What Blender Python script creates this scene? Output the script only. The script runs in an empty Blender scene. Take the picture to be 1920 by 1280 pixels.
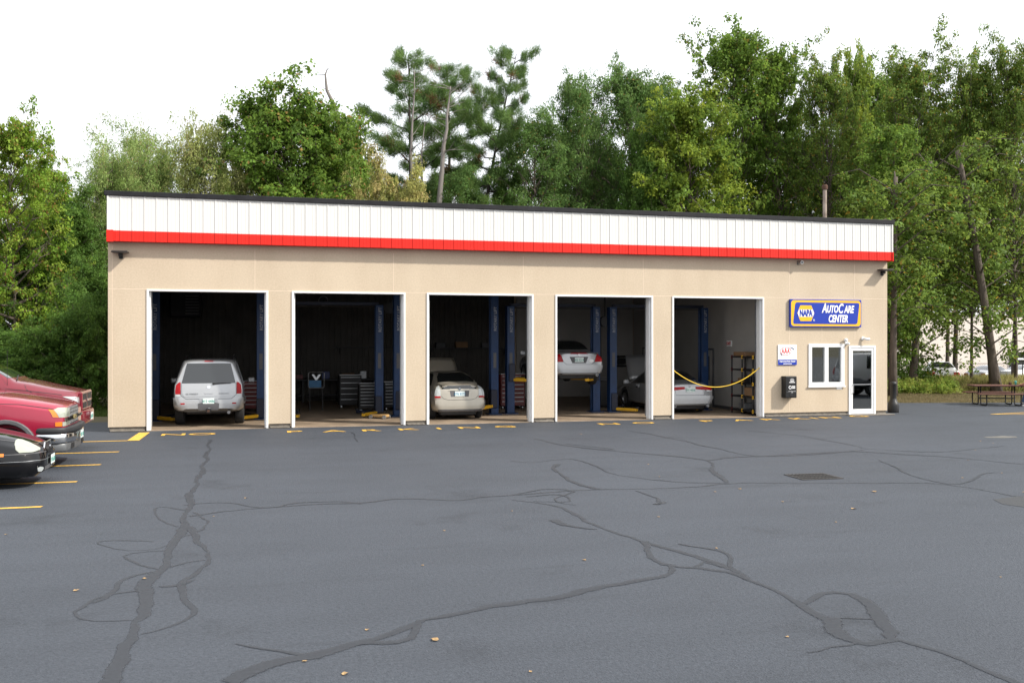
import bpy, bmesh, math, random
import numpy as np
from mathutils import Vector, Matrix
from mathutils.bvhtree import BVHTree

# ------------------------------------------------------------------ camera, sky, sun, exposure
SC = bpy.context.scene
COL = SC.collection
FPX = 1800.0                      # focal length in pixels of a 1920 px wide picture
TH = math.radians(15.06)          # camera yaw to the right of the facade normal
HC = 2.44                         # camera height
D = 27.8                          # facade distance
cam_d = bpy.data.cameras.new('camera')
cam = bpy.data.objects.new('camera', cam_d)
COL.objects.link(cam)
cam.location = (0, 0, HC)
cam.rotation_euler = (math.radians(90), 0, -TH)
cam_d.sensor_width = 36
cam_d.lens = FPX / 1920 * 36
cam_d.clip_end = 6000
SC.camera = cam

SUN_AZ = math.atan2(1.35, -1.0)   # direction towards the sun (x, y)
SUN_EL = math.radians(40.8)
sun_vec = Vector((math.sin(SUN_AZ) * math.cos(SUN_EL), math.cos(SUN_AZ) * math.cos(SUN_EL), math.sin(SUN_EL)))
sun_d = bpy.data.lights.new('sun', 'SUN')
sun_d.energy = 4.2
sun_d.angle = math.radians(2.2)
sun_d.color = (1.0, 0.945, 0.86)
sun = bpy.data.objects.new('sun', sun_d)
COL.objects.link(sun)
sun.rotation_euler = (-sun_vec).to_track_quat('-Z', 'Y').to_euler()
sun.location = (30, -20, 40)

W = bpy.data.worlds.new('World')
SC.world = W
W.use_nodes = True
nt = W.node_tree
nt.nodes.clear()
n_out = nt.nodes.new('ShaderNodeOutputWorld')
n_bg = nt.nodes.new('ShaderNodeBackground')
n_sky = nt.nodes.new('ShaderNodeTexSky')
n_sky.sky_type = 'NISHITA'
n_sky.sun_disc = False
n_sky.sun_elevation = SUN_EL
n_sky.sun_rotation = SUN_AZ
n_sky.air_density = 1.0
n_sky.dust_density = 6.0
n_sky.ozone_density = 1.0
n_mix = nt.nodes.new('ShaderNodeMix')         # thin bright haze over the whole sky
n_mix.data_type = 'RGBA'
n_mix.inputs['Factor'].default_value = 0.85
n_mix.inputs['B'].default_value = (12.6, 12.9, 13.4, 1)
nt.links.new(n_sky.outputs['Color'], n_mix.inputs['A'])
nt.links.new(n_mix.outputs['Result'], n_bg.inputs['Color'])
n_bg.inputs['Strength'].default_value = 0.10
nt.links.new(n_bg.outputs['Background'], n_out.inputs['Surface'])

SC.view_settings.view_transform = 'Standard'
SC.view_settings.look = 'None'
SC.view_settings.exposure = 0.36
SC.view_settings.gamma = 1.0
SC.view_settings.use_curve_mapping = False
SC.render.resolution_x = 1024
SC.render.resolution_y = 682

R = math.radians
rnd = random.Random(7)

# ------------------------------------------------------------------ positions from the picture
def ray(px):
    return math.atan((px - 960) / FPX) + TH
def gnd(px, py, z=0.0):
    """point of height z seen at a pixel"""
    Z = (HC - z) * FPX / (py - 638)
    ph = math.atan((px - 960) / FPX)
    r = Z / math.cos(ph)
    return (r * math.sin(ph + TH), r * math.cos(ph + TH))
def depthpt(px, Z):
    ph = math.atan((px - 960) / FPX)
    r = Z / math.cos(ph)
    return (r * math.sin(ph + TH), r * math.cos(ph + TH))
def fx(px, Y=D):
    return Y * math.tan(ray(px))
def fz(px, py, Y=D):
    ph = math.atan((px - 960) / FPX)
    Z = Y * math.cos(ph) / math.cos(ph + TH)
    return HC + (638 - py) * Z / FPX

# ------------------------------------------------------------------ materials
MATS = {}
def new_mat(name):
    m = bpy.data.materials.new(name)
    m.use_nodes = True
    MATS[name] = m
    return m, m.node_tree.nodes, m.node_tree.links, m.node_tree.nodes['Principled BSDF']

def mat(name, col, rough=0.6, metal=0.0, var=0.12, scale=6.0, bump=0.0, bscale=80.0, coat=0.0, spec=0.5,
        rvar=0.0, stretch=None, hue=None, trans=0.0, bdist=0.01):
    m, N, L, B = new_mat(name)
    tc = N.new('ShaderNodeTexCoord')
    src = tc.outputs['Object']
    if stretch:
        mp = N.new('ShaderNodeMapping'); mp.inputs['Scale'].default_value = stretch
        L.new(src, mp.inputs['Vector']); src = mp.outputs['Vector']
    nz = N.new('ShaderNodeTexNoise'); nz.inputs['Scale'].default_value = scale
    nz.inputs['Detail'].default_value = 6; nz.inputs['Roughness'].default_value = 0.65
    L.new(src, nz.inputs['Vector'])
    rp = N.new('ShaderNodeValToRGB')
    c = Vector(col)
    d = c * (1 - var); l = c * (1 + var)
    if hue: l = l * 0.5 + Vector(hue) * 0.5
    rp.color_ramp.elements[0].position = 0.3; rp.color_ramp.elements[0].color = (*d, 1)
    rp.color_ramp.elements[1].position = 0.7; rp.color_ramp.elements[1].color = (*l, 1)
    L.new(nz.outputs['Fac'], rp.inputs['Fac'])
    L.new(rp.outputs['Color'], B.inputs['Base Color'])
    B.inputs['Roughness'].default_value = rough
    if rvar:
        mr = N.new('ShaderNodeMapRange')
        mr.inputs['To Min'].default_value = max(0.02, rough - rvar); mr.inputs['To Max'].default_value = min(1, rough + rvar)
        L.new(nz.outputs['Fac'], mr.inputs['Value']); L.new(mr.outputs['Result'], B.inputs['Roughness'])
    B.inputs['Metallic'].default_value = metal
    B.inputs['Specular IOR Level'].default_value = spec
    if coat:
        B.inputs['Coat Weight'].default_value = coat; B.inputs['Coat Roughness'].default_value = 0.04
    if bump:
        n2 = N.new('ShaderNodeTexNoise'); n2.inputs['Scale'].default_value = bscale; n2.inputs['Detail'].default_value = 4
        L.new(src, n2.inputs['Vector'])
        bp = N.new('ShaderNodeBump'); bp.inputs['Strength'].default_value = bump; bp.inputs['Distance'].default_value = bdist
        L.new(n2.outputs['Fac'], bp.inputs['Height']); L.new(bp.outputs['Normal'], B.inputs['Normal'])
    return m

def paint(name, col, metal=0.5, rough=0.35):
    m = mat(name, col, rough, metal, var=0.05, scale=3, coat=1.0)
    return m

mat('white_trim', (.78, .78, .77), .45, var=.05, scale=5)
mat('white_panel', (.66, .65, .62), .42, var=.035, scale=2.5, stretch=(1, 1, .3))
mat('red_panel', (.66, .020, .012), .6, spec=.25, var=.10, scale=3)
mat('black_cap', (.011, .011, .013), .6, var=.5, scale=4, spec=.3, rvar=.12, bump=.25, bscale=7)
mat('foundation', (.17, .15, .125), .9, var=.35, scale=9, bump=.5, bscale=40)
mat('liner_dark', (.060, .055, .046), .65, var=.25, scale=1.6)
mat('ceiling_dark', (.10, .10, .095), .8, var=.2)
mat('roof_membrane', (.06, .06, .06), .8, var=.3)
mat('shop_floor', (.27, .205, .145), .55, var=.35, scale=1.3, rvar=.15, bump=.1, bscale=20)
mat('lift_blue', (.005, .030, .100), .42, var=.2, scale=5)
mat('lift_dark', (.006, .011, .03), .5, var=.2)
mat('yellow_paint', (.75, .42, .02), .5, var=.15)
mat('road_yellow', (.72, .42, .06), .7, var=.28, scale=14, bump=.3, bscale=150)
mat('black_plastic', (.012, .012, .013), .45, var=.3)
mat('black_metal', (.010, .010, .011), .5, var=.3, metal=.2)
mat('grey_plastic', (.085, .085, .09), .55, var=.15)
mat('rubber', (.016, .016, .017), .8, var=.3, scale=12)
mat('chrome', (.72, .73, .74), .12, metal=1.0, var=.04)
mat('alloy', (.42, .43, .44), .3, metal=.9, var=.1)
mat('car_glass', (.012, .015, .016), .03, var=.1, coat=1.0, spec=.6)
mat('lamp_clear', (.42, .45, .45), .12, var=.12, scale=14, coat=1.0)
mat('lamp_haze', (.33, .35, .29), .2, var=.1, scale=10, coat=.7)
mat('lamp_red', (.34, .003, .006), .35, var=.3, scale=14, coat=.15, spec=.2)
mat('lamp_amber', (.75, .20, .01), .15, var=.12, coat=1.0)
mat('plate_white', (.66, .74, .72), .4, var=.06)
mat('plate_green', (.03, .25, .20), .5)
mat('plate_blue', (.08, .25, .42), .5)
paint('paint_silver', (.41, .42, .43))
paint('paint_pearl', (.38, .35, .29))
paint('paint_white', (.68, .68, .68), .1)
paint('paint_maroon', (.20, .012, .025), .3)
paint('paint_red', (.34, .012, .042), .25)
paint('paint_black', (.004, .004, .005), 0.0, .5)
MATS['paint_black'].node_tree.nodes['Principled BSDF'].inputs['Specular IOR Level'].default_value = 0.0
paint('paint_blue', (.03, .06, .14), .4)
mat('sign_blue', (.008, .035, .34), .35, var=.05)
mat('sign_yellow', (.85, .45, .015), .35, var=.04)
mat('sign_white', (.82, .82, .82), .4, var=.03)
mat('sign_red', (.70, .02, .02), .4, var=.05)
mat('sign_navy', (.01, .03, .16), .4)
mat('rust_pipe', (.28, .20, .15), .8, var=.5, scale=2.5, hue=(.40, .37, .34))
mat('rust', (.075, .036, .022), .9, var=.4)
mat('bark', (.095, .075, .060), .95, var=.45, scale=3.5, bump=.8, bscale=9, stretch=(1, 1, .25), bdist=.05)
mat('bark_dark', (.045, .036, .030), .95, var=.4, scale=4, bump=.7, bscale=9, stretch=(1, 1, .25), bdist=.05)
mat('bark_grey', (.20, .18, .165), .9, var=.3, scale=3, bump=.5, bscale=9, stretch=(1, 1, .25), bdist=.04)
mat('table_wood', (.12, .048, .034), .55, var=.3, scale=5, stretch=(.3, 4, 4))
mat('grass_ground', (.115, .092, .050), .95, var=.4, scale=1.2, hue=(.09, .10, .035), bump=.6, bscale=14)
mat('far_wall', (.74, .66, .58), .8, var=.05)
mat('brick_red', (.36, .13, .08), .85, var=.2)
mat('cardboard', (.24, .14, .07), .8, var=.15)
mat('tool_red', (.13, .008, .007), .4, var=.15)
mat('drywall', (.43, .415, .39), .7, var=.12, scale=.7)
mat('steel', (.36, .37, .38), .35, metal=.7, var=.2)
mat('rope_yellow', (.80, .52, .03), .5, var=.08)
mat('exit_red', (.55, .03, .03), .5)
mat('skin', (.50, .27, .18), .55, var=.08)
mat('jeans', (.045, .09, .19), .85, var=.2, scale=20)
mat('shirt_navy', (.015, .02, .045), .85, var=.2)
mat('shoe_grey', (.10, .10, .11), .7)
mat('cup_teal', (.08, .38, .33), .4)
mat('hair', (.05, .03, .02), .7)
mat('dry_leaf', (.34, .22, .10), .8, var=.4, scale=30)

mat('asphalt_far', (.12, .12, .125), .8, var=.15)
mat('dust', (.13, .125, .11), .9, var=.35, scale=6)
mat('asphalt_new', (.036, .038, .041), .7, var=.2, scale=40, bump=.3, bscale=90)
mat('joint_light', (.70, .58, .45), .8, var=.1)
mat('lamp_bronze', (.035, .028, .024), .5, var=.2)
mat('bumper_grey', (.13, .135, .14), .35, metal=.3, var=.15, scale=4)
mat('pad_dark', (.030, .031, .034), .5, var=.15, spec=.35)
mat('badge_gold', (.50, .40, .18), .3, metal=.8, var=.1)
mat('letter_dim', (.30, .32, .36), .6)
mat('sign_blue_dim', (.03, .16, .34), .5)
mat('fan_grey', (.30, .30, .29), .5)
mat('jack_tan', (.42, .26, .10), .55, var=.3)
mat('far_wall2', (.60, .50, .40), .8, var=.05)
# wall render: speckled beige with faint vertical weather streaks
def m_wall():
    m, N, L, B = new_mat('wall_beige')
    tc = N.new('ShaderNodeTexCoord')
    n1 = N.new('ShaderNodeTexNoise'); n1.inputs['Scale'].default_value = 22; n1.inputs['Detail'].default_value = 8; n1.inputs['Roughness'].default_value = .8
    n2 = N.new('ShaderNodeTexNoise'); n2.inputs['Scale'].default_value = .55; n2.inputs['Detail'].default_value = 6
    mp = N.new('ShaderNodeMapping'); mp.inputs['Scale'].default_value = (.9, 1, .30)
    n3 = N.new('ShaderNodeTexNoise'); n3.inputs['Scale'].default_value = 1.6; n3.inputs['Detail'].default_value = 5
    for n in (n1, n2): L.new(tc.outputs['Object'], n.inputs['Vector'])
    L.new(tc.outputs['Object'], mp.inputs['Vector']); L.new(mp.outputs['Vector'], n3.inputs['Vector'])
    r1 = N.new('ShaderNodeValToRGB')
    r1.color_ramp.elements[0].position = .30; r1.color_ramp.elements[0].color = (.455, .375, .275, 1)
    r1.color_ramp.elements[1].position = .70; r1.color_ramp.elements[1].color = (.60, .50, .375, 1)
    L.new(n1.outputs['Fac'], r1.inputs['Fac'])
    r3 = N.new('ShaderNodeValToRGB')
    r3.color_ramp.elements[0].position = .30; r3.color_ramp.elements[0].color = (.94, .93, .92, 1)
    r3.color_ramp.elements[1].position = .62; r3.color_ramp.elements[1].color = (1, 1, 1, 1)
    L.new(n3.outputs['Fac'], r3.inputs['Fac'])
    r2 = N.new('ShaderNodeValToRGB')
    r2.color_ramp.elements[0].position = .30; r2.color_ramp.elements[0].color = (.95, .94, .93, 1)
    r2.color_ramp.elements[1].position = .65; r2.color_ramp.elements[1].color = (1.03, 1.03, 1.03, 1)
    L.new(n2.outputs['Fac'], r2.inputs['Fac'])
    a = N.new('ShaderNodeMix'); a.data_type = 'RGBA'; a.blend_type = 'MULTIPLY'; a.inputs['Factor'].default_value = 1
    b = N.new('ShaderNodeMix'); b.data_type = 'RGBA'; b.blend_type = 'MULTIPLY'; b.inputs['Factor'].default_value = 1
    L.new(r1.outputs['Color'], a.inputs['A']); L.new(r3.outputs['Color'], a.inputs['B'])
    L.new(a.outputs['Result'], b.inputs['A']); L.new(r2.outputs['Color'], b.inputs['B'])
    L.new(b.outputs['Result'], B.inputs['Base Color'])
    B.inputs['Roughness'].default_value = .9
    bp = N.new('ShaderNodeBump'); bp.inputs['Strength'].default_value = .35; bp.inputs['Distance'].default_value = .006
    L.new(n1.outputs['Fac'], bp.inputs['Height']); L.new(bp.outputs['Normal'], B.inputs['Normal'])
m_wall()

def m_asphalt():
    m, N, L, B = new_mat('asphalt')
    tc = N.new('ShaderNodeTexCoord')
    def noise(sc, det, ro, stretch=None):
        n = N.new('ShaderNodeTexNoise'); n.inputs['Scale'].default_value = sc; n.inputs['Detail'].default_value = det; n.inputs['Roughness'].default_value = ro
        src = tc.outputs['Object']
        if stretch:
            mp = N.new('ShaderNodeMapping'); mp.inputs['Scale'].default_value = stretch; mp.inputs['Rotation'].default_value = (0, 0, .35)
            L.new(src, mp.inputs['Vector']); src = mp.outputs['Vector']
        L.new(src, n.inputs['Vector']); return n.outputs['Fac']
    def ramp(f, p0, c0, p1, c1):
        r = N.new('ShaderNodeValToRGB')
        r.color_ramp.elements[0].position = p0; r.color_ramp.elements[0].color = (*c0, 1)
        r.color_ramp.elements[1].position = p1; r.color_ramp.elements[1].color = (*c1, 1)
        L.new(f, r.inputs['Fac']); return r.outputs['Color']
    def mul(x, y):
        a = N.new('ShaderNodeMix'); a.data_type = 'RGBA'; a.blend_type = 'MULTIPLY'; a.inputs['Factor'].default_value = 1
        L.new(x, a.inputs['A']); L.new(y, a.inputs['B']); return a.outputs['Result']
    grain = noise(26, 9, .85)
    c = ramp(grain, .33, (.026, .031, .040), .70, (.086, .097, .116))
    g3 = lambda v: (v, v, v)
    c = mul(c, ramp(noise(.22, 5, .55), .32, g3(.90), .68, g3(1.07)))             # broad tone
    c = mul(c, ramp(noise(.9, 6, .6, (.35, 1.3, 1)), .34, g3(.92), .62, g3(1.03)))  # squeegee sweeps
    c = mul(c, ramp(noise(.5, 9, .72), .30, g3(.70), .43, g3(1.0)))
    c = mul(c, ramp(noise(1.1, 8, .7, (.18, 1.6, 1)), .30, g3(.80), .42, g3(1.0)))               # oil and tyre stains
    c = mul(c, ramp(noise(150, 2, .5), .40, g3(.88), .75, g3(1.25)))              # stone specks
    L.new(c, B.inputs['Base Color'])
    B.inputs['Roughness'].default_value = .72
    B.inputs['Specular IOR Level'].default_value = .38
    v = N.new('ShaderNodeTexVoronoi'); v.inputs['Scale'].default_value = 60
    L.new(tc.outputs['Object'], v.inputs['Vector'])
    ad = N.new('ShaderNodeMath'); ad.operation = 'ADD'
    L.new(grain, ad.inputs[0]); L.new(v.outputs['Distance'], ad.inputs[1])
    bp = N.new('ShaderNodeBump'); bp.inputs['Strength'].default_value = .75; bp.inputs['Distance'].default_value = .008
    L.new(ad.outputs['Value'], bp.inputs['Height']); L.new(bp.outputs['Normal'], B.inputs['Normal'])
m_asphalt()

def m_seal():
    """thin tar with ragged edges: noise eats into the border of the strip (vertex colour: red 0 at the edges, 1 in the middle)"""
    m, N, L, B = new_mat('crack_seal')
    tc = N.new('ShaderNodeTexCoord'); at = N.new('ShaderNodeAttribute'); at.attribute_name = 'Col'
    n = N.new('ShaderNodeTexNoise'); n.inputs['Scale'].default_value = 9; n.inputs['Detail'].default_value = 7; n.inputs['Roughness'].default_value = .75
    n2 = N.new('ShaderNodeTexNoise'); n2.inputs['Scale'].default_value = 28; n2.inputs['Detail'].default_value = 8; n2.inputs['Roughness'].default_value = .8
    for q in (n, n2): L.new(tc.outputs['Object'], q.inputs['Vector'])
    r = N.new('ShaderNodeValToRGB')
    r.color_ramp.elements[0].position = .3; r.color_ramp.elements[0].color = (.025, .028, .034, 1)
    r.color_ramp.elements[1].position = .72; r.color_ramp.elements[1].color = (.055, .061, .072, 1)
    L.new(n2.outputs['Fac'], r.inputs['Fac']); L.new(r.outputs['Color'], B.inputs['Base Color'])
    B.inputs['Roughness'].default_value = .6; B.inputs['Specular IOR Level'].default_value = .4
    sep = N.new('ShaderNodeSeparateColor'); L.new(at.outputs['Color'], sep.inputs['Color'])
    ad = N.new('ShaderNodeMath'); ad.operation = 'ADD'; L.new(sep.outputs['Red'], ad.inputs[0]); L.new(n.outputs['Fac'], ad.inputs[1])
    mr = N.new('ShaderNodeMapRange'); mr.inputs['From Min'].default_value = .66; mr.inputs['From Max'].default_value = .86; mr.inputs['To Max'].default_value = .80
    L.new(ad.outputs['Value'], mr.inputs['Value'])
    tr = N.new('ShaderNodeBsdfTransparent'); mx = N.new('ShaderNodeMixShader')
    L.new(mr.outputs['Result'], mx.inputs['Fac']); L.new(tr.outputs['BSDF'], mx.inputs[1]); L.new(B.outputs['BSDF'], mx.inputs[2])
    L.new(mx.outputs['Shader'], N['Material Output'].inputs['Surface'])
m_seal()

def m_leaf(name, trans=.35, gloss=.25):
    m, N, L, B = new_mat(name)
    at = N.new('ShaderNodeAttribute'); at.attribute_name = 'Col'
    L.new(at.outputs['Color'], B.inputs['Base Color'])
    B.inputs['Roughness'].default_value = .55
    B.inputs['Specular IOR Level'].default_value = gloss
    tr = N.new('ShaderNodeBsdfTranslucent')
    hs = N.new('ShaderNodeHueSaturation'); hs.inputs['Hue'].default_value = .485; hs.inputs['Value'].default_value = 1.5
    L.new(at.outputs['Color'], hs.inputs['Color']); L.new(hs.outputs['Color'], tr.inputs['Color'])
    mx = N.new('ShaderNodeMixShader'); mx.inputs['Fac'].default_value = trans
    L.new(B.outputs['BSDF'], mx.inputs[1]); L.new(tr.outputs['BSDF'], mx.inputs[2])
    L.new(mx.outputs['Shader'], N['Material Output'].inputs['Surface'])
m_leaf('leaf', .42, .15)
m_leaf('needle', .3, .2)

def m_glass():
    m, N, L, B = new_mat('window_glass')
    N.remove(B)
    gl = N.new('ShaderNodeBsdfGlossy'); gl.inputs['Roughness'].default_value = .02; gl.inputs['Color'].default_value = (.9, .95, .97, 1)
    tr = N.new('ShaderNodeBsdfTransparent'); tr.inputs['Color'].default_value = (.45, .52, .54, 1)
    fr = N.new('ShaderNodeFresnel'); fr.inputs['IOR'].default_value = 2.6
    nz = N.new('ShaderNodeTexNoise'); nz.inputs['Scale'].default_value = 1.3
    bp = N.new('ShaderNodeBump'); bp.inputs['Strength'].default_value = .02; bp.inputs['Distance'].default_value = .01
    L.new(nz.outputs['Fac'], bp.inputs['Height']); L.new(bp.outputs['Normal'], gl.inputs['Normal'])
    mx = N.new('ShaderNodeMixShader')
    L.new(fr.outputs['Fac'], mx.inputs['Fac']); L.new(tr.outputs['BSDF'], mx.inputs[1]); L.new(gl.outputs['BSDF'], mx.inputs[2])
    L.new(mx.outputs['Shader'], N['Material Output'].inputs['Surface'])
m_glass()

# ------------------------------------------------------------------ mesh helpers
class MB:
    def __init__(s):
        s.v = []; s.f = []
    def add(s, verts, faces):
        o = len(s.v)
        s.v += [tuple(p) for p in verts]
        s.f += [tuple(i + o for i in f) for f in faces]
        return s
    def box(s, x0, x1, y0, y1, z0, z1):
        return s.add([(x0, y0, z0), (x1, y0, z0), (x1, y1, z0), (x0, y1, z0), (x0, y0, z1), (x1, y0, z1), (x1, y1, z1), (x0, y1, z1)],
              [(0, 3, 2, 1), (4, 5, 6, 7), (0, 1, 5, 4), (1, 2, 6, 5), (2, 3, 7, 6), (3, 0, 4, 7)])
    def obox(s, c, size, M=None):
        hx, hy, hz = (q / 2 for q in size)
        o = len(s.v)
        s.box(-hx, hx, -hy, hy, -hz, hz)
        for i in range(o, len(s.v)):
            p = Vector(s.v[i])
            if M is not None: p = M @ p
            s.v[i] = tuple(p + Vector(c))
        return s
    def prism(s, pts, a0, a1, axis='y'):
        """extrude a 2D outline along an axis; y: (x,z) outline, x: (y,z), z: (x,y)"""
        n = len(pts)
        def P(p, a):
            return {'y': (p[0], a, p[1]), 'x': (a, p[0], p[1]), 'z': (p[0], p[1], a)}[axis]
        V = [P(p, a0) for p in pts] + [P(p, a1) for p in pts]
        F = [tuple(range(n)), tuple(range(2 * n - 1, n - 1, -1))] + [(i, i + n, (i + 1) % n + n, (i + 1) % n) for i in range(n)]
        return s.add(V, F)
    def tube(s, pts, r, n=8, cap=True):
        pts = [Vector(p) for p in pts]
        rs = r if isinstance(r, (list, tuple)) else [r] * len(pts)
        up = Vector((0, 0, 1)); V = []; prev = None
        for i, p in enumerate(pts):
            t = (pts[min(i + 1, len(pts) - 1)] - pts[max(i - 1, 0)])
            if t.length < 1e-9: t = Vector((0, 0, 1))
            t.normalize()
            if prev is None:
                a = t.cross(up) if abs(t.z) < .9 else t.cross(Vector((1, 0, 0)))
            else:
                a = prev - t * prev.dot(t)
            a.normalize(); prev = a
            b = t.cross(a)
            for k in range(n):
                q = 2 * math.pi * k / n
                V.append(p + (a * math.cos(q) + b * math.sin(q)) * rs[i])
        F = []
        for i in range(len(pts) - 1):
            for k in range(n):
                F.append((i * n + k, i * n + (k + 1) % n, (i + 1) * n + (k + 1) % n, (i + 1) * n + k))
        if cap:
            F.append(tuple(range(n - 1, -1, -1))); m = (len(pts) - 1) * n; F.append(tuple(range(m, m + n)))
        return s.add(V, F)
    def lathe(s, prof, n=24, axis='z', c=(0, 0, 0)):
        """prof: (radius, height) list"""
        V = []; F = []
        for r, h in prof:
            for k in range(n):
                q = 2 * math.pi * k / n
                a, b = r * math.cos(q), r * math.sin(q)
                p = {'z': (a, b, h), 'y': (a, h, b), 'x': (h, a, b)}[axis]
                V.append((p[0] + c[0], p[1] + c[1], p[2] + c[2]))
        for i in range(len(prof) - 1):
            for k in range(n):
                F.append((i * n + k, i * n + (k + 1) % n, (i + 1) * n + (k + 1) % n, (i + 1) * n + k))
        return s.add(V, F)
    def mesh(s, name, material, bevel=0.0, smooth=False, seg=1):
        bm = bmesh.new()
        vs = [bm.verts.new(p) for p in s.v]
        for f in s.f:
            try: bm.faces.new([vs[i] for i in f])
            except ValueError: pass
        bmesh.ops.remove_doubles(bm, verts=bm.verts, dist=1e-5) if not bevel else None
        bmesh.ops.recalc_face_normals(bm, faces=bm.faces)
        if bevel:
            es = [e for e in bm.edges if len(e.link_faces) == 2 and e.calc_face_angle(0) > .6]
            bmesh.ops.bevel(bm, geom=es, offset=bevel, segments=seg, affect='EDGES', profile=.5)
        me = bpy.data.meshes.new(name)
        bm.to_mesh(me); bm.free()
        me.materials.append(MATS[material])
        if smooth:
            me.polygons.foreach_set('use_smooth', [True] * len(me.polygons))
        return me
    def build(s, name, material, parent=None, bevel=0.0, smooth=False, loc=None, seg=1):
        return link(name, s.mesh(name, material, bevel, smooth, seg), parent, loc)

def link(name, me, parent=None, loc=None):
    o = bpy.data.objects.new(name, me)
    COL.objects.link(o)
    if parent is not None: o.parent = parent
    if loc is not None: o.location = loc
    return o
def tag(o, label=None, cat=None, group=None, kind=None):
    if label: o['label'] = label
    if cat: o['category'] = cat
    if group: o['group'] = group
    if kind: o['kind'] = kind
    return o
def thing(name, label, cat, loc=(0, 0, 0), rz=0, group=None):
    o = bpy.data.objects.new(name, None)
    o.empty_display_size = .2
    COL.objects.link(o)
    o.location = loc; o.rotation_euler = (0, 0, rz)
    return tag(o, label, cat, group)
def copy_tree(o, parent=None):
    c = o.copy(); COL.objects.link(c); c.parent = parent
    for ch in list(o.children): copy_tree(ch, c)
    return c
def arr_mesh(name, verts, quads, material, colors=None, smooth=False):
    me = bpy.data.meshes.new(name)
    n, m = len(verts), len(quads)
    k = quads.shape[1]
    me.vertices.add(n); me.vertices.foreach_set('co', np.ascontiguousarray(verts, dtype=np.float32).ravel())
    me.loops.add(m * k); me.loops.foreach_set('vertex_index', np.ascontiguousarray(quads, dtype=np.int32).ravel())
    me.polygons.add(m); me.polygons.foreach_set('loop_start', np.arange(0, m * k, k, dtype=np.int32))
    try: me.polygons.foreach_set('loop_total', np.full(m, k, dtype=np.int32))
    except Exception: pass
    if colors is not None:
        at = me.color_attributes.new('Col', 'FLOAT_COLOR', 'POINT')
        c4 = np.ones((n, 4), dtype=np.float32); c4[:, :3] = colors
        at.data.foreach_set('color', c4.ravel())
    me.update(calc_edges=True)
    me.materials.append(MATS[material])
    if smooth: me.polygons.foreach_set('use_smooth', [True] * m)
    return me
def text(body, size, material, parent, loc, rot, name='lettering', ext=.003, bold=0.0, sx=1.0, shear=0.0, sp=1.0, align='CENTER', res=3):
    cu = bpy.data.curves.new(name, 'FONT')
    cu.body = body; cu.size = size; cu.extrude = ext; cu.offset = bold; cu.shear = shear
    cu.align_x = align; cu.align_y = 'CENTER'; cu.resolution_u = res; cu.space_character = sp
    t = bpy.data.objects.new('tmp_text', cu); COL.objects.link(t)
    dg = bpy.context.evaluated_depsgraph_get()
    me = bpy.data.meshes.new_from_object(t.evaluated_get(dg))
    bpy.data.objects.remove(t); bpy.data.curves.remove(cu)
    me.materials.clear(); me.materials.append(MATS[material])
    me.transform(Matrix.Diagonal((sx, 1, 1, 1)))
    o = link(name, me, parent, loc)
    o.rotation_euler = rot
    return o
FRONT = (R(90), 0, 0)             # text that faces -y
def rrect(x0, x1, z0, z1, r, n=5):
    P = []
    for cx, cz, a in ((x1 - r, z0 + r, -90), (x1 - r, z1 - r, 0), (x0 + r, z1 - r, 90), (x0 + r, z0 + r, 180)):
        for k in range(n + 1):
            q = R(a + 90 * k / n); P.append((cx + r * math.cos(q), cz + r * math.sin(q)))
    return P

# ------------------------------------------------------------------ ground
def zg(x, y):
    """ground height: level lot, falling away behind the trees on the right"""
    def ss(a, b, t):
        t = min(1, max(0, (t - a) / (b - a))); return t * t * (3 - 2 * t)
    return -0.03 - 1.0 * ss(22, 34, x) * ss(40, 68, y) - 1.2 * ss(66, 130, y)
def build_ground():
    xs = [-1500, -500, -160, -100] + [(-70 + 5 * i) for i in range(37)] + [140, 200, 500, 1500]
    ys = [-1500, -500, -150, -60, -20, 10, 20, 26] + [(30 + 2.5 * i) for i in range(28)] + [120, 160, 300, 700, 2500]
    V = [(x, y, zg(x, y)) for y in ys for x in xs]
    nx = len(xs)
    F = [(j * nx + i, j * nx + i + 1, (j + 1) * nx + i + 1, (j + 1) * nx + i) for j in range(len(ys) - 1) for i in range(nx - 1)]
    o = MB().add(V, F).build('ground', 'grass_ground', smooth=True)
    tag(o, 'dry patchy grass ground under and behind the trees', kind='structure')
build_ground()
asph = MB().add([(-75, -75, 0), (85, -75, 0), (85, 20, 0), (52, 30.6, 0), (36, 31.2, 0), (29.6, 31.8, 0), (24.7, 32.9, 0), (20.4, 33.2, 0), (20.4, 28.02, 0), (-3.78, 28.02, 0), (-3.78, 31.3, 0), (-8, 31.2, 0), (-75, 31, 0)],
                [tuple(range(13))]).build('parking_lot', 'asphalt')
tag(asph, 'dark sealed asphalt parking lot', kind='structure')
far_lot = MB()
for i in range(22):
    for j in range(9):
        q = [(34 + 4.8 * (i + u), (60 - .09 * 4.8 * (i + u)) + 4.4 * (j + v)) for u, v in ((0, 0), (1, 0), (1, 1), (0, 1))]
        far_lot.add([(x, y, zg(x, y) + .035) for x, y in q], [(0, 1, 2, 3)])
tag(far_lot.build('far_parking_lot', 'asphalt_far'), 'pale parking lot beyond the trees', kind='structure')

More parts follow.
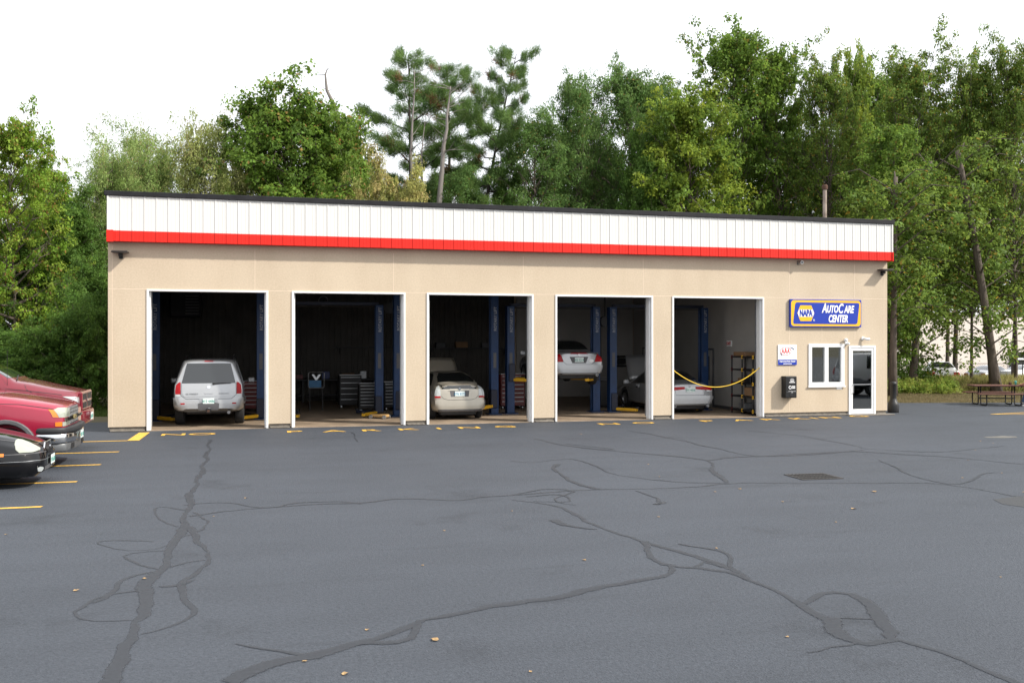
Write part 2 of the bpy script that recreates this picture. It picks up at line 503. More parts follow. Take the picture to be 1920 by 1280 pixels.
# crack sealer ribbons lying on the asphalt
def ribbon(pix, w0, w1=None, seed=0, z=.003):
    r = random.Random(seed)
    if w1 is None: w1 = w0
    P = [Vector((*gnd(*p), 0)) for p in pix]
    Q = []
    for i in range(len(P) - 1):
        L_ = (P[i + 1] - P[i]).length
        n = max(2, int(L_ / .16))
        for k in range(n):
            t = k / n
            p0 = P[max(i - 1, 0)]; p1 = P[i]; p2 = P[i + 1]; p3 = P[min(i + 2, len(P) - 1)]
            Q.append(.5 * ((2 * p1) + (p2 - p0) * t + (2 * p0 - 5 * p1 + 4 * p2 - p3) * t * t + (3 * p1 - p0 - 3 * p2 + p3) * t ** 3))
    Q.append(P[-1])
    mb = MB(); V = []; n = len(Q); wob = [r.uniform(-1, 1) for _ in range(n + 8)]
    for i, q in enumerate(Q):
        t = (Q[min(i + 1, n - 1)] - Q[max(i - 1, 0)])
        t.normalize() if t.length > 1e-6 else None
        nn = Vector((-t.y, t.x, 0))
        w = (w0 + (w1 - w0) * i / n) * (1 + .35 * math.sin(i * .37 + seed) + .22 * wob[i]) * .5
        off = nn * (wob[i + 3] * .022 + .03 * math.sin(i * .55 + seed * 2))
        V += [q + off + nn * w + Vector((0, 0, z)), q + off + Vector((0, 0, z + .001)), q + off - nn * w + Vector((0, 0, z))]
    Q = [(3 * i + k, 3 * i + k + 1, 3 * i + 4 + k, 3 * i + 3 + k) for i in range(n - 1) for k in (0, 1)]
    C = np.zeros((len(V), 3)); C[1::3] = 1.0
    return arr_mesh('crack_seal', np.array([tuple(v) for v in V]), np.array(Q), 'crack_seal', C)
CR = [
 ([(393, 822), (388, 850), (375, 890), (358, 925), (350, 965), (335, 1000), (315, 1035), (300, 1065), (285, 1080), (270, 1110), (265, 1150), (250, 1165), (258, 1185), (235, 1220), (200, 1270), (185, 1300)], .075, .15),
 ([(352, 985), (375, 1010), (388, 1045), (370, 1070), (355, 1085), (340, 1110), (350, 1130), (362, 1150), (320, 1172), (270, 1188)], .10, .06),
 ([(345, 955), (300, 948), (287, 962), (305, 975), (335, 985)], .05, .05),
 ([(365, 958), (385, 975), (380, 990), (360, 1000), (335, 1005)], .07, .05),
 ([(330, 1012), (300, 1025), (240, 1030), (190, 1022), (182, 1014), (215, 1011), (285, 1014)], .03, .03),
 ([(310, 1030), (250, 1035), (240, 1045), (260, 1058), (300, 1066), (350, 1052), (385, 1047)], .04, .04),
 ([(290, 1070), (225, 1085), (205, 1110), (175, 1128)], .06, .06),
 ([(280, 1102), (200, 1112), (160, 1135), (150, 1150), (180, 1160), (245, 1162)], .04, .04),
 ([(300, 1098), (345, 1090), (358, 1085)], .07, .07),
 ([(355, 965), (440, 955), (520, 948), (600, 942), (680, 940), (760, 933), (860, 935), (900, 930), (980, 925), (1060, 918), (1120, 915), (1200, 915), (1300, 910), (1360, 905), (1450, 903), (1600, 904), (1720, 903), (1800, 910), (1920, 930)], .09, .06),
 ([(345, 945), (430, 940), (500, 950), (560, 941), (640, 938), (680, 943)], .06, .05),
 ([(960, 935), (1040, 945), (1100, 975), (1180, 1005), (1210, 1015), (1290, 1035), (1360, 1060), (1400, 1085), (1450, 1105), (1500, 1128), (1540, 1150), (1556, 1160)], .06, .13),
 ([(1500, 1128), (1540, 1110), (1590, 1112), (1630, 1135), (1650, 1160), (1680, 1182), (1668, 1195)], .09, .17),
 ([(1556, 1155), (1560, 1175), (1580, 1190), (1620, 1202), (1675, 1194), (1720, 1207), (1800, 1236), (1920, 1284)], .15, .12),
 ([(1565, 1157), (1645, 1157), (1660, 1175)], .03, .03),
 ([(1620, 1202), (1560, 1213), (1510, 1219)], .05, .02),
 ([(1205, 1012), (1215, 1035), (1250, 1055), (1310, 1062), (1365, 1071), (1400, 1085)], .16, .07),
 ([(1250, 1055), (1262, 1066), (1250, 1080), (1190, 1088), (1110, 1100), (1050, 1115), (960, 1130), (880, 1145), (800, 1160), (740, 1180), (660, 1205), (590, 1225), (520, 1242), (430, 1278)], .10, .16),
 ([(795, 1160), (770, 1195), (720, 1202), (690, 1200), (640, 1210)], .10, .08),
 ([(440, 1205), (520, 1222), (590, 1228)], .02, .08),
 ([(1270, 1018), (1350, 1030), (1375, 1045), (1370, 1062)], .05, .07),
 ([(1300, 1060), (1320, 1051), (1355, 1062)], .05, .05),
 ([(1000, 820), (1060, 833), (1120, 840), (1200, 848), (1320, 860), (1340, 885), (1365, 903)], .06, .12),
 ([(1060, 830), (1130, 837), (1150, 841), (1090, 838)], .08, .05),
 ([(1180, 805), (1260, 820), (1340, 838), (1420, 853), (1520, 850), (1600, 845), (1700, 850), (1780, 855), (1920, 868)], .05, .08),
 ([(1325, 862), (1380, 855), (1450, 852), (1540, 847), (1620, 842)], .07, .07),
 ([(1400, 805), (1500, 815), (1600, 833), (1640, 840), (1760, 845), (1880, 834)], .05, .05),
 ([(1050, 868), (1040, 880), (1085, 905), (1120, 915)], .12, .10),
 ([(960, 862), (1000, 865), (1070, 858), (1110, 870), (1160, 888), (1250, 900), (1360, 903)], .05, .04),
 ([(1190, 918), (1240, 935), (1235, 944), (1245, 938)], .06, .14),
 ([(1650, 860), (1700, 885), (1750, 900), (1800, 906), (1840, 888), (1875, 884)], .05, .05),
 ([(960, 925), (1030, 915), (1075, 920), (1040, 935), (1075, 945)], .06, .05),
 ([(990, 930), (1050, 925), (1070, 938), (1000, 938)], .05, .04),
 ([(1040, 972), (1060, 982), (1120, 990)], .14, .03),
 ([(660, 808), (672, 826)], .05, .03),
]
for i, (p, a, b) in enumerate(CR):
    o = link('crack_seal', ribbon(p, a * 1.05, b * 1.05, i), asph)
    o.location.z = .00012 * i

# painted stall lines
def stall_line(px0, x0, x1, y, label, w=.11):
    mb = MB().add([(x0, y - w / 2, .006), (x1, y - w / 2, .006), (x1 + .02, y + w / 2, .006), (x0, y + w / 2, .006)], [(0, 1, 2, 3)])
    return tag(mb.build('parking_line', 'road_yellow'), label, 'parking line', 'painted stall lines by the parked trucks')
LY = []
for (px, py), lab in zip([(240, 824), (222, 845), (188, 869), (143, 901), (77, 948)],
        ['yellow stall line with angled end reaching the building corner', 'yellow stall line ending just past the bumper of the red pickup',
         'yellow stall line coming out beside the plate of the black sedan', 'yellow stall line coming out from under the black sedan',
         'nearest yellow stall line on the empty asphalt in front of the black sedan']):
    gx, gy = gnd(px, py); LY.append(gy)
    if py == 824:
        a = gnd(273, 808); b = gnd(264, 808); c = gnd(236, 826); d = gnd(246, 824)
        mb = MB().add([(-9.2, gy - .06, .006), (c[0], gy - .06, .006), (d[0], gy + .05, .006), (-9.2, gy + .05, .006)], [(0, 1, 2, 3)])
        mb.add([(c[0], gy - .055, .0085), (c[0] + .28, gy - .055, .0085), (a[0] + .12, a[1] - .15, .0085), (a[0] - .15, a[1] - .15, .0085)], [(0, 1, 2, 3)])
        tag(mb.build('parking_line', 'road_yellow'), lab, 'parking line', 'painted stall lines by the parked trucks')
    else:
        stall_line(px, -9.2, gx, gy, lab)
p1, p2, p3, p4 = gnd(1858, 774.5), gnd(1990, 768), gnd(1990, 771.5), gnd(1990, 775)
for q, (a, b), lab in ((0, (p1, p2), 'faded yellow line in front of the picnic table, the farther of two'), (1, (p1, p4), 'faded yellow line in front of the picnic table, the nearer of two')):
    dx, dy = b[0] - a[0], b[1] - a[1]; L_ = math.hypot(dx, dy); nx, ny = -dy / L_ * .05, dx / L_ * .05
    z = .006 + .003 * q
    tag(MB().add([(a[0] - nx, a[1] - ny, z), (b[0] - nx, b[1] - ny, z), (b[0] + nx, b[1] + ny, z), (a[0] + nx, a[1] + ny, z)], [(0, 1, 2, 3)]).build('parking_line', 'road_yellow'), lab, 'parking line')

# NO PARKING lettering on the asphalt, twice
def lettering(spec, label):
    t = thing('painted_lettering', label, 'road lettering', (*gnd(*spec[0][1:]), 0))
    ox, oy, _ = t.location
    for ch, px, py in spec:
        x, y = gnd(px, py)
        o = text(ch, .66, 'road_yellow', t, (x - ox, y - oy, .009), (0, 0, 0), 'letter', ext=.001, bold=.003, sx=1.4)
    return t
lettering([('N', 325, 813), ('O', 379, 812), ('P', 551, 807.5), ('A', 626, 806.5), ('R', 694, 805), ('K', 764, 803), ('I', 823, 801.5), ('N', 880, 800), ('G', 947, 798)],
          'yellow NO PARKING letters painted on asphalt along the three left bays')
lettering([('N', 1142, 793), ('O', 1207, 791), ('P', 1326, 787.5), ('A', 1390, 786), ('R', 1442, 784.5), ('K', 1497, 783), ('I', 1527, 782.2), ('N', 1557, 781), ('G', 1610, 778.5)],
          'yellow NO PARKING letters painted on asphalt from the fourth bay to the glass door')

# drain grate
c0 = gnd(1525, 891.5)
mat('grate_iron', (.045, .042, .040), .7, var=.3, scale=20)
gr = thing('drain_grate', 'dark iron drain grate set in the asphalt', 'drain', (c0[0], c0[1], 0), -.05)
gf = MB()
gf.box(-.40, .40, -.34, -.30, .004, .014).box(-.40, .40, .30, .34, .004, .014).box(-.40, -.36, -.30, .30, .004, .014).box(.36, .40, -.30, .30, .004, .014)
gf.build('frame', 'grate_iron', gr)
MB().box(-.36, .36, -.30, .30, .002, .0045).build('pit', 'black_plastic', gr)
bar = MB().box(-.012, .012, -.30, .30, .006, .016).mesh('bar', 'grate_iron')
for i in range(10): link('bar', bar, gr, (-.315 + .07 * i, 0, 0))
for yy in (-.1, .1): MB().box(-.36, .36, yy - .012, yy + .012, .007, .013).build('cross_bar', 'grate_iron', gr)
# repair patch and dusty spot beside it
def patch(pts, m, z):
    return MB().add([(*gnd(*p), z) for p in pts], [tuple(range(len(pts)))]).build('asphalt_patch', m, asph)


patch([(1862, 934), (1930, 926), (1990, 932), (1990, 950), (1925, 949), (1880, 943)], 'asphalt_new', .004)
patch([(1845, 817), (1880, 815), (1905, 816), (1908, 818), (1880, 819), (1850, 818.5)], 'dust', .004)
# concrete sill at the office door
tag(MB().box(18.9, 20.55, 27.45, 27.78, .004, .03).build('door_step', 'foundation', bevel=.008), 'low concrete step below the glass door', 'step')

# ------------------------------------------------------------------ the shop
shop = thing('auto_repair_shop', 'long beige repair shop with five open bays and white and red metal fascia', 'building', (8.4, D, 0))
OX = 8.4
def sx(x): return x - OX
XL, XR = -3.79, 20.50
BAYS = [(fx(275), fx(503)), (fx(547), fx(760)), (fx(800), fx(1000)), (fx(1041), fx(1224)), (fx(1260), fx(1432))]
DT = 3.86                                    # top of the bay trim
WX0, WX1, WZ0, WZ1 = fx(1516), fx(1582), .97, 2.36
DX0, DX1, DZ1 = fx(1591), fx(1641), 2.30
TW = .25
w = MB()
xs = [XL]
for a, b in BAYS: xs += [a, b]
for i in range(0, len(xs) - 1, 2):           # piers left of every bay
    w.box(sx(xs[i]), sx(xs[i + 1]), 0, TW, .13, DT)
last = BAYS[-1][1]
w.box(sx(last), sx(WX0), 0, TW, .13, DT)
w.box(sx(WX0), sx(WX1), 0, TW, .13, WZ0).box(sx(WX0), sx(WX1), 0, TW, WZ1, DT)
w.box(sx(WX1), sx(DX0), 0, TW, .13, DT)
w.box(sx(DX0), sx(DX1), 0, TW, DZ1, DT)
w.box(sx(DX1), sx(XR), 0, TW, .13, DT)
w.box(sx(XL), sx(XR), 0, TW, DT, 5.9)
w.build('front_wall', 'wall_beige', shop)
segs = [(XL, BAYS[0][0])] + [(BAYS[i][1], BAYS[i + 1][0]) for i in range(4)] + [(last, DX0), (DX1, XR)]
for a, b in segs: MB().box(sx(a + .035), sx(b - .035), .035, TW, -.02, .13).build('foundation', 'foundation', shop)
for a, b in segs:
    MB().box(sx(a + .05), sx(b - .05), -.045, .033, .002, .05).build('base_grout', 'foundation', shop, bevel=.012)
# dim wall skins
MB().box(sx(XL), sx(XL + .2), TW, 12.4, 0, 5.9).build('left_wall', 'wall_beige', shop)
MB().box(sx(XR - .2), sx(XR), TW, 12.4, 0, 5.9).build('right_wall', 'wall_beige', shop)
MB().box(sx(XL), sx(XR), 12.4, 12.6, 0, 5.9).build('back_wall', 'wall_beige', shop)
MB().box(sx(XL - .05), sx(XR + .05), .02, 12.65, 5.9, 6.02).build('roof', 'roof_membrane', shop)
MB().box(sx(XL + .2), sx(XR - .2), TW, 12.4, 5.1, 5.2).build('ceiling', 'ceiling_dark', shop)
MB().box(sx(XL + .2), sx(XR - .2), .03, 12.4, -.03, .012).build('shop_floor', 'shop_floor', shop)
# ribbed liner panels inside (left part) and plain board (right part)
def ribbed(x0, x1, y, z0, z1, pitch=.23, d=.025):
    P = []; x = x0
    while x < x1 - .01:
        for a, b in ((0, 0), (.60, 0), (.68, -d), (.92, -d), (1.0, 0)):
            if x + a * pitch <= x1: P.append((x + a * pitch, y + b))
        x += pitch
    V = [(p[0], p[1], z0) for p in P] + [(p[0], p[1], z1) for p in P]; n = len(P)
    return MB().add(V, [(i, i + 1, i + 1 + n, i + n) for i in range(n - 1)])
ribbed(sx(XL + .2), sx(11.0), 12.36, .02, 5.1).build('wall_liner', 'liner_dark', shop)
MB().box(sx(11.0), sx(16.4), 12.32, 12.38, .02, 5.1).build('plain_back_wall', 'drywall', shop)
# left side liner
V = []; 
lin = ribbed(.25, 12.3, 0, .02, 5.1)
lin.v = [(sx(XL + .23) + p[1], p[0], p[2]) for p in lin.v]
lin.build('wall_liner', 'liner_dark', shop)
PX = 16.42
MB().box(sx(PX), sx(PX + .12), TW, 12.3, .013, 5.1).build('partition_wall', 'drywall', shop)
MB().box(sx(PX - .02), sx(PX), TW, 12.3, .013, .12).build('baseboard', 'grey_plastic', shop)
# office interior behind the window and door
MB().box(sx(PX + .12), sx(XR - .2), 4.8, 4.9, .013, 3.0).build('office_back_wall', 'drywall', shop)
MB().box(sx(PX + .12), sx(XR - .2), TW, 4.8, 2.9, 2.96).build('office_ceiling', 'ceiling_dark', shop)
# doors in the partition wall
for ya, yb, dark in ((4.55, 5.50, True), (8.4, 9.3, False), (10.2, 11.1, True)):
    d_ = MB().box(sx(PX - .035), sx(PX - .002), ya, yb, .02, 2.12).build('inner_door', 'drywall', shop, bevel=.006)
    fr = MB().box(-.045, 0, -.07, 0, .02, 2.19).box(-.045, 0, yb - ya, yb - ya + .07, .02, 2.19).box(-.045, 0, 0, yb - ya, 2.122, 2.19)
    fr.build('frame', 'grey_plastic', d_, loc=(sx(PX), ya, 0))
    if dark: MB().box(sx(PX - .042), sx(PX - .036), ya + .25, yb - .25, 1.0, 1.9).build('pane', 'car_glass', d_)
# exit sign on the partition
ex = MB().box(sx(PX - .05), sx(PX - .002), 3.1, 3.44, 2.26, 2.47).build('exit_sign', 'sign_white', shop, bevel=.006)
text('EXIT', .15, 'exit_red', ex, (sx(PX - .053), 3.27, 2.365), (R(90), 0, R(-90)), 'lettering', bold=.004)

# wall control joints (light lines)
def joint(x0, x1, z0, z1):
    MB().box(sx(x0), sx(x1), -.003, .01, z0, z1).build('control_joint', 'joint_light', shop)

for i, (a, b) in enumerate(segs[:5]): joint(a + .002, b - .002, DT - .006, DT + .006)
joint(last + .002, XR - .002, DT - .006, DT + .006)
for px in (478, 738, 981, 1206): joint(fx(px) - .006, fx(px) + .006, DT + .03, 5.0)
for px in (1480, 1602): joint(fx(px) - .006, fx(px) + .006, DT + .03, 5.0)
joint(fx(1480) - .006, fx(1480) + .006, .16, DT - .03)
joint(fx(1541) - .006, fx(1541) + .006, 2.45, DT - .03)
joint(fx(1603) - .006, fx(1603) + .006, 2.5, DT - .03)
joint(XL + .10, XL + .11, .16, 5.05)
joint(XR - .13, XR - .12, .16, 5.05)

# bay door trims and jambs
for i, (a, b) in enumerate(BAYS):
    a, b = sx(a), sx(b)
    o = MB().box(a, a + .055, -.03, TW, .012, DT).box(b - .055, b, -.03, TW, .012, DT).box(a + .055, b - .055, -.03, TW, DT - .05, DT)
    fr = o.build('bay_frame', 'white_trim', shop, bevel=.004)
    # inner jamb with door track and weather strip
    for s, x in ((1, a + .057), (-1, b - .057)):
        x0, x1 = sorted((x, x + s * .035))
        MB().box(x0, x1, .09, TW + .06, .014, DT - .055).build('weather_strip', 'white_trim', fr, bevel=.004)
        x0, x1 = sorted((x - s * .0, x + s * .05))
        MB().box(x0, x1, TW + .065, TW + .13, .10, DT + .25).build('door_track', 'steel', fr)
    # raised sectional door, hanging flat under the ceiling
    rd = MB().box(a - .12, a - .06, .72, 4.5, 4.55, 4.61).build('raised_door', 'steel', shop)
    sec = MB().box(a - .1, b + .1, 0, .61, 4.62, 4.67).mesh('door_section', 'white_trim')
    for k in range(6): link('door_section', sec, rd, (0, .75 + .62 * k, 0))

# entrance door
dr = MB().box(sx(DX0), sx(DX0 + .075), -.035, .12, .02, DZ1).box(sx(DX1 - .075), sx(DX1), -.035, .12, .02, DZ1).box(sx(DX0 + .075), sx(DX1 - .075), -.035, .12, DZ1 - .075, DZ1)
dr = dr.build('entrance_door', 'white_trim', shop, bevel=.005)
lf = MB(); a, b = sx(DX0 + .08), sx(DX1 - .08)
lf.box(a, a + .07, -.02, .03, .035, DZ1 - .08).box(b - .07, b, -.02, .03, .035, DZ1 - .08).box(a + .07, b - .07, -.02, .03, .035, .20).box(a + .07, b - .07, -.02, .03, DZ1 - .17, DZ1 - .08)
lf.build('door_leaf', 'white_trim', dr, bevel=.004)
MB().box(a + .07, b - .07, .002, .010, .20, DZ1 - .17).build('pane', 'window_glass', dr)
MB().box(a + .072, b - .072, -.03, -.004, 1.00, 1.03).tube([(a + .05, -.02, .72), (a + .05, -.08, .74), (a + .05, -.08, .98), (a + .05, -.02, 1.0)], .014).build('handle', 'steel', dr)
# window
wn = MB(); a, b = sx(WX0), sx(WX1)
wn.box(a - .01, a + .11, -.035, .14, WZ0, WZ1).box(b - .11, b + .01, -.035, .14, WZ0, WZ1).box(a + .11, b - .11, -.035, .14, WZ1 - .11, WZ1).box(a + .11, b - .11, -.035, .14, WZ0, WZ0 + .13)
m_ = (a + b) / 2
wn.box(m_ - .07, m_ + .07, -.03, .13, WZ0 + .13, WZ1 - .11)
wn = wn.build('window', 'white_trim', shop, bevel=.005)
for q, (p0, p1_) in enumerate(((a + .11, m_ - .07), (m_ + .07, b - .11))):
    MB().box(p0, p1_, .04, .048, WZ0 + .13, WZ1 - .11).build('pane', 'window_glass', wn)
MB().box(a - .04, b + .04, -.06, -.037, WZ0 - .035, WZ0 + .02).build('sill', 'white_trim', wn, bevel=.004)

# fascia
FY = -.27; FZ0, FZM, FZ1 = 5.12, 5.405, 6.375
FX0, FX1 = sx(-3.765), sx(20.50)
fa = MB().box(FX0 + .02, FX1 - .02, FY + .03, .5, FZ0 + .03, FZ1 - .01)
fa.box(FX0 + .02, FX0 + .3, .5, 12.7, FZ0 + .03, FZ1 - .01).box(FX1 - .3, FX1 - .02, .5, 12.7, FZ0 + .03, FZ1 - .01)
fa = fa.build('fascia', 'white_trim', shop)
NP = 80; pw = (FX1 - FX0) / NP
def panel_mesh(z0, z1, mname, y, rib=.013):
    P = [(0, 0), (.010, -rib), (.034, -rib), (.044, 0), (pw * .36, 0), (pw * .38, -.004), (pw * .42, -.004), (pw * .44, 0),
         (pw * .68, 0), (pw * .70, -.004), (pw * .74, -.004), (pw * .76, 0), (pw - .002, 0), (pw - .002, .012), (0, .012)]
    return MB().prism(list(reversed(P)), z0, z1, 'z').mesh('fascia_panel', mname)
pm_w = panel_mesh(FZM, FZ1, 'white_panel', FY)
pm_r = panel_mesh(FZ0, FZM - .003, 'red_panel', FY)
for i in range(NP):
    link('fascia_panel', pm_w, fa, (FX0 + pw * i, FY + rnd.uniform(0, .003), 0))
    link('red_trim_panel', pm_r, fa, (FX0 + pw * i, FY - .018 + rnd.uniform(0, .004), 0))
# side returns of the fascia
for s, x in ((-1, FX0), (1, FX1)):
    x0, x1 = sorted((x, x - s * .019))
    MB().box(x0, x1, FY + .014, 12.7, FZM, FZ1).build('side_fascia', 'white_panel', fa)
    x0, x1 = sorted((x + s * .02, x - s * .018))
    MB().box(x0, x1, FY - .045, 12.7, FZ0 - .02, FZM - .004).build('side_trim', 'red_panel', fa)
    x0, x1 = sorted((x + s * .012, x - s * .03))
    MB().box(x0, x1, FY - .028, FY + .013, FZM, FZ1).build('corner_trim', 'white_panel', fa)
x0, x1 = FX0 - .021, FX0 + .15
MB().box(x0, x1, FY - .052, FY - .046, FZ0 - .02, FZM + .01).build('corner_trim', 'red_panel', fa)
MB().box(FX0 + .02, FX1 - .02, FY - .016, .0, FZ0 + .006, FZ0 + .028).build('soffit', 'red_panel', fa)
# black parapet cap in overlapping lengths
for i in range(8):
    L_ = (FX1 - FX0 + .12) / 8; x0 = FX0 - .06 + L_ * i
    q = MB().box(x0 - .02, x0 + L_, FY - .05 - .003 * (i % 2), .30, FZ1 - .045 - .003 * (i % 2), FZ1 + .085 + .006 * (i % 2))
    q.build('roof_cap', 'black_cap', fa, bevel=.012)
for x in (FX0 - .055, FX1 - .32):
    MB().box(x, x + .375, .31, 12.7, FZ1 - .04, FZ1 + .08).build('roof_cap', 'black_cap', fa, bevel=.012)

# roof vent pipe (a part of the roof)
vx, vy = 30.2 * math.tan(ray(1546.5)), 30.2
vp = MB().lathe([(.072, 6.0), (.07, 7.85)], 16).build('vent_pipe', 'rust_pipe', shop, smooth=True, loc=(vx - OX, vy - D, 0))
MB().lathe([(.03, 7.85), (.105, 7.86), (.105, 7.97), (.08, 8.03), (.0, 8.04)], 16).build('rain_cap', 'rust', vp)

# ------------------------------------------------------------------ things on the front wall
def wall_thing(name, label, cat, x, z, group=None):
    return thing(name, label, cat, (x, D, z), 0, group)
# flood lights
def flood(x, z, label, side=False):
    t = wall_thing('wall_light', label, 'wall light', x, z, 'wall lights under the fascia')
    MB().box(-.05, .05, -.05, -.001, -.13, .03).build('bracket', 'black_metal', t, bevel=.01)
    MB().prism([(-.22, .02), (.22, .02), (.20, .07), (-.20, .07)], -.36, -.05, 'y').build('head', 'lamp_bronze', t, bevel=.012)
    MB().box(-.17, .17, -.33, -.09, .012, .019).build('lens', 'grey_plastic', t)
    MB().lathe([(.0, -.05), (.06, -.04), (.06, .02), (0, .03)], 12, 'z', (0, -.12, -.02)).build('knuckle', 'black_metal', t)
    return t

flood(fx(227), 4.80, 'flat bronze wall light high on the wall above the left corner')
flood(fx(1653), 4.77, 'flat bronze wall light high on the wall above the glass door')
# small camera below the fascia
t = wall_thing('security_camera', 'small grey security camera under the red trim near the blue sign', 'camera', fx(1497), 5.0)
MB().box(-.06, .06, -.03, -.001, -.06, .06).build('mount', 'grey_plastic', t, bevel=.008)
MB().lathe([(0, -.22), (.055, -.22), (.06, -.2), (.06, -.03), (0, -.03)], 14, 'y').build('housing', 'alloy', t, smooth=False)
MB().lathe([(0, -.224), (.035, -.224), (.035, -.221)], 14, 'y').build('lens', 'black_plastic', t)
# motion lamp and white camera near the door
t = wall_thing('motion_light', 'small white twin spot lamp at the upper corner of the window', 'lamp', fx(1586), 2.42)
MB().box(-.055, .055, -.04, -.001, -.09, .09).build('base', 'white_trim', t, bevel=.012)
MB().lathe([(.0, -.16), (.05, -.15), (.055, -.07), (.02, -.03)], 14, 'y', (-.07, 0, .07)).build('lamp_head', 'white_trim', t, smooth=True)
MB().lathe([(.0, -.14), (.04, -.13), (.045, -.06), (.02, -.03)], 14, 'y', (.03, 0, -.05)).build('lamp_head', 'white_trim', t, smooth=True)
t = wall_thing('security_camera', 'small white bullet camera above the glass door', 'camera', fx(1617), 2.54)
MB().lathe([(.0, -.05), (.06, -.05), (.06, -.001)], 14, 'y').build('mount', 'white_trim', t)
MB().tube([(0, -.06, .0), (.06, -.12, -.02), (.16, -.18, -.03)], [.035, .04, .04], 12).build('housing', 'white_trim', t, smooth=True)
# NAPA sign
SX0, SX1, SZ0, SZ1 = fx(1479), fx(1612), 2.91, 3.81
t = wall_thing('shop_sign', 'large blue and yellow NAPA AutoCare Center sign above the window', 'sign', (SX0 + SX1) / 2, (SZ0 + SZ1) / 2)
sw, sh = (SX1 - SX0) / 2, (SZ1 - SZ0) / 2
MB().box(-sw, sw, -.09, -.001, -sh, sh).build('panel', 'sign_blue', t, bevel=.006)
MB().prism(rrect(-sw + .03, sw - .03, -sh + .03, sh - .03, .10), -.094, -.088, 'y').build('border', 'sign_yellow', t)
ins = [(x + .035 * (z / .3), z) for x, z in rrect(-sw + .14, sw - .12, -sh + .10, sh - .10, .07)]
MB().prism(ins, -.099, -.092, 'y').build('field', 'sign_blue', t)
hx = -sw + .56
hexo = [(hx - .31, 0), (hx - .20, -.255), (hx + .20, -.255), (hx + .31, 0), (hx + .20, .255), (hx - .20, .255)]
hexp = MB().prism(hexo, -.104, -.097, 'y').build('emblem', 'sign_yellow', t)
MB().prism([(hx - .30, -.0), (hx - .255, -.12), (hx + .255, -.12), (hx + .30, 0), (hx + .255, .12), (hx - .255, .12)], -.108, -.1045, 'y').build('emblem_band', 'sign_white', hexp)
text('NAPA', .285, 'sign_blue', hexp, (hx, -.111, -.005), FRONT, 'lettering', bold=.013, sx=.62)
def row_text(chunks, x0, x1, material, y, parent, shear=.22, bold=.012):
    """chunks (string, size, baseline z) set side by side and squeezed to run from x0 to x1"""
    objs = []; x = 0
    for body, size, zb in chunks:
        o = text(body, size, material, parent, (0, y, 0), FRONT, 'lettering', bold=bold, shear=shear, align='LEFT')
        xs = [v.co.x for v in o.data.vertices]; ys = [v.co.y for v in o.data.vertices]
        objs.append((o, x - min(xs), zb - min(ys))); x += max(xs) - min(xs) + .018
    k = (x1 - x0) / (x - .018)
    for o, dx, dz in objs:
        for v in o.data.vertices: v.co.x = (v.co.x + dx) * k
        o.location = (x0, y, dz)
row_text([('A', .43, .015), ('UTO', .33, .015), ('C', .43, .0), ('ARE', .33, .015)], sw - 1.50, sw - .28, 'sign_white', -.103, t)
row_text([('CENTER', .33, -.30)], sw - 1.24, sw - .52, 'sign_white', -.103, t)
text('®', .09, 'sign_white', t, (hx + .30, -.103, -.23), FRONT, 'lettering')
# AAA sign
AX0, AX1, AZ0, AZ1 = fx(1458), fx(1493), 1.68, 2.33
t = wall_thing('approval_sign', 'small white AAA approved auto repair sign above the drop box', 'sign', (AX0 + AX1) / 2, (AZ0 + AZ1) / 2)
aw, ah = (AX1 - AX0) / 2, (AZ1 - AZ0) / 2
MB().box(-aw, aw, -.03, -.001, -ah, ah).build('panel', 'sign_white', t, bevel=.004)
MB().box(-aw, aw, -.034, -.029, -ah, -ah + .17).build('band', 'sign_blue', t)
def ell(cx, cz, rx, rz, n=36, a0=0, a1=360, tilt=0):
    return [(cx + rx * math.cos(R(a0 + (a1 - a0) * k / n)) , cz + rz * math.sin(R(a0 + (a1 - a0) * k / n)) + tilt * rx * math.cos(R(a0 + (a1 - a0) * k / n))) for k in range(n + 1)]
for x, sz in ((-.165, .21), (-.065, .25), (.035, .21)):
    text('A', sz, 'sign_red', t, (x, -.033, .12), FRONT, 'lettering', bold=.003, sx=.62)
MB().tube([(p[0], -.034, p[1]) for p in ell(-.065, .12, .20, .125)], .006, 6).build('emblem_ring', 'sign_red', t)
MB().tube([(p[0], -.036, p[1]) for p in ell(.0, .10, .27, .16, 24, 20, 75)], [.002 + .009 * math.sin(math.pi * k / 24) for k in range(25)], 6).build('emblem_swoosh', 'sign_navy', t)
MB().tube([(p[0], -.036, p[1]) for p in ell(-.02, .08, .23, .16, 24, 180, 225)], [.002 + .007 * math.sin(math.pi * k / 24) for k in range(25)], 6).build('emblem_swoosh', 'sign_navy', t)
text('Approved Auto Repair', .068, 'sign_white', t, (0, -.036, -ah + .115), FRONT, 'lettering', bold=.002, sx=.92)
pl = MB()
for k in range(12): pl.box(-.155 + k * .026, -.134 + k * .026, -.037, -.033, -ah + .025, -ah + .05)
pl.build('print_line', 'sign_white', t)
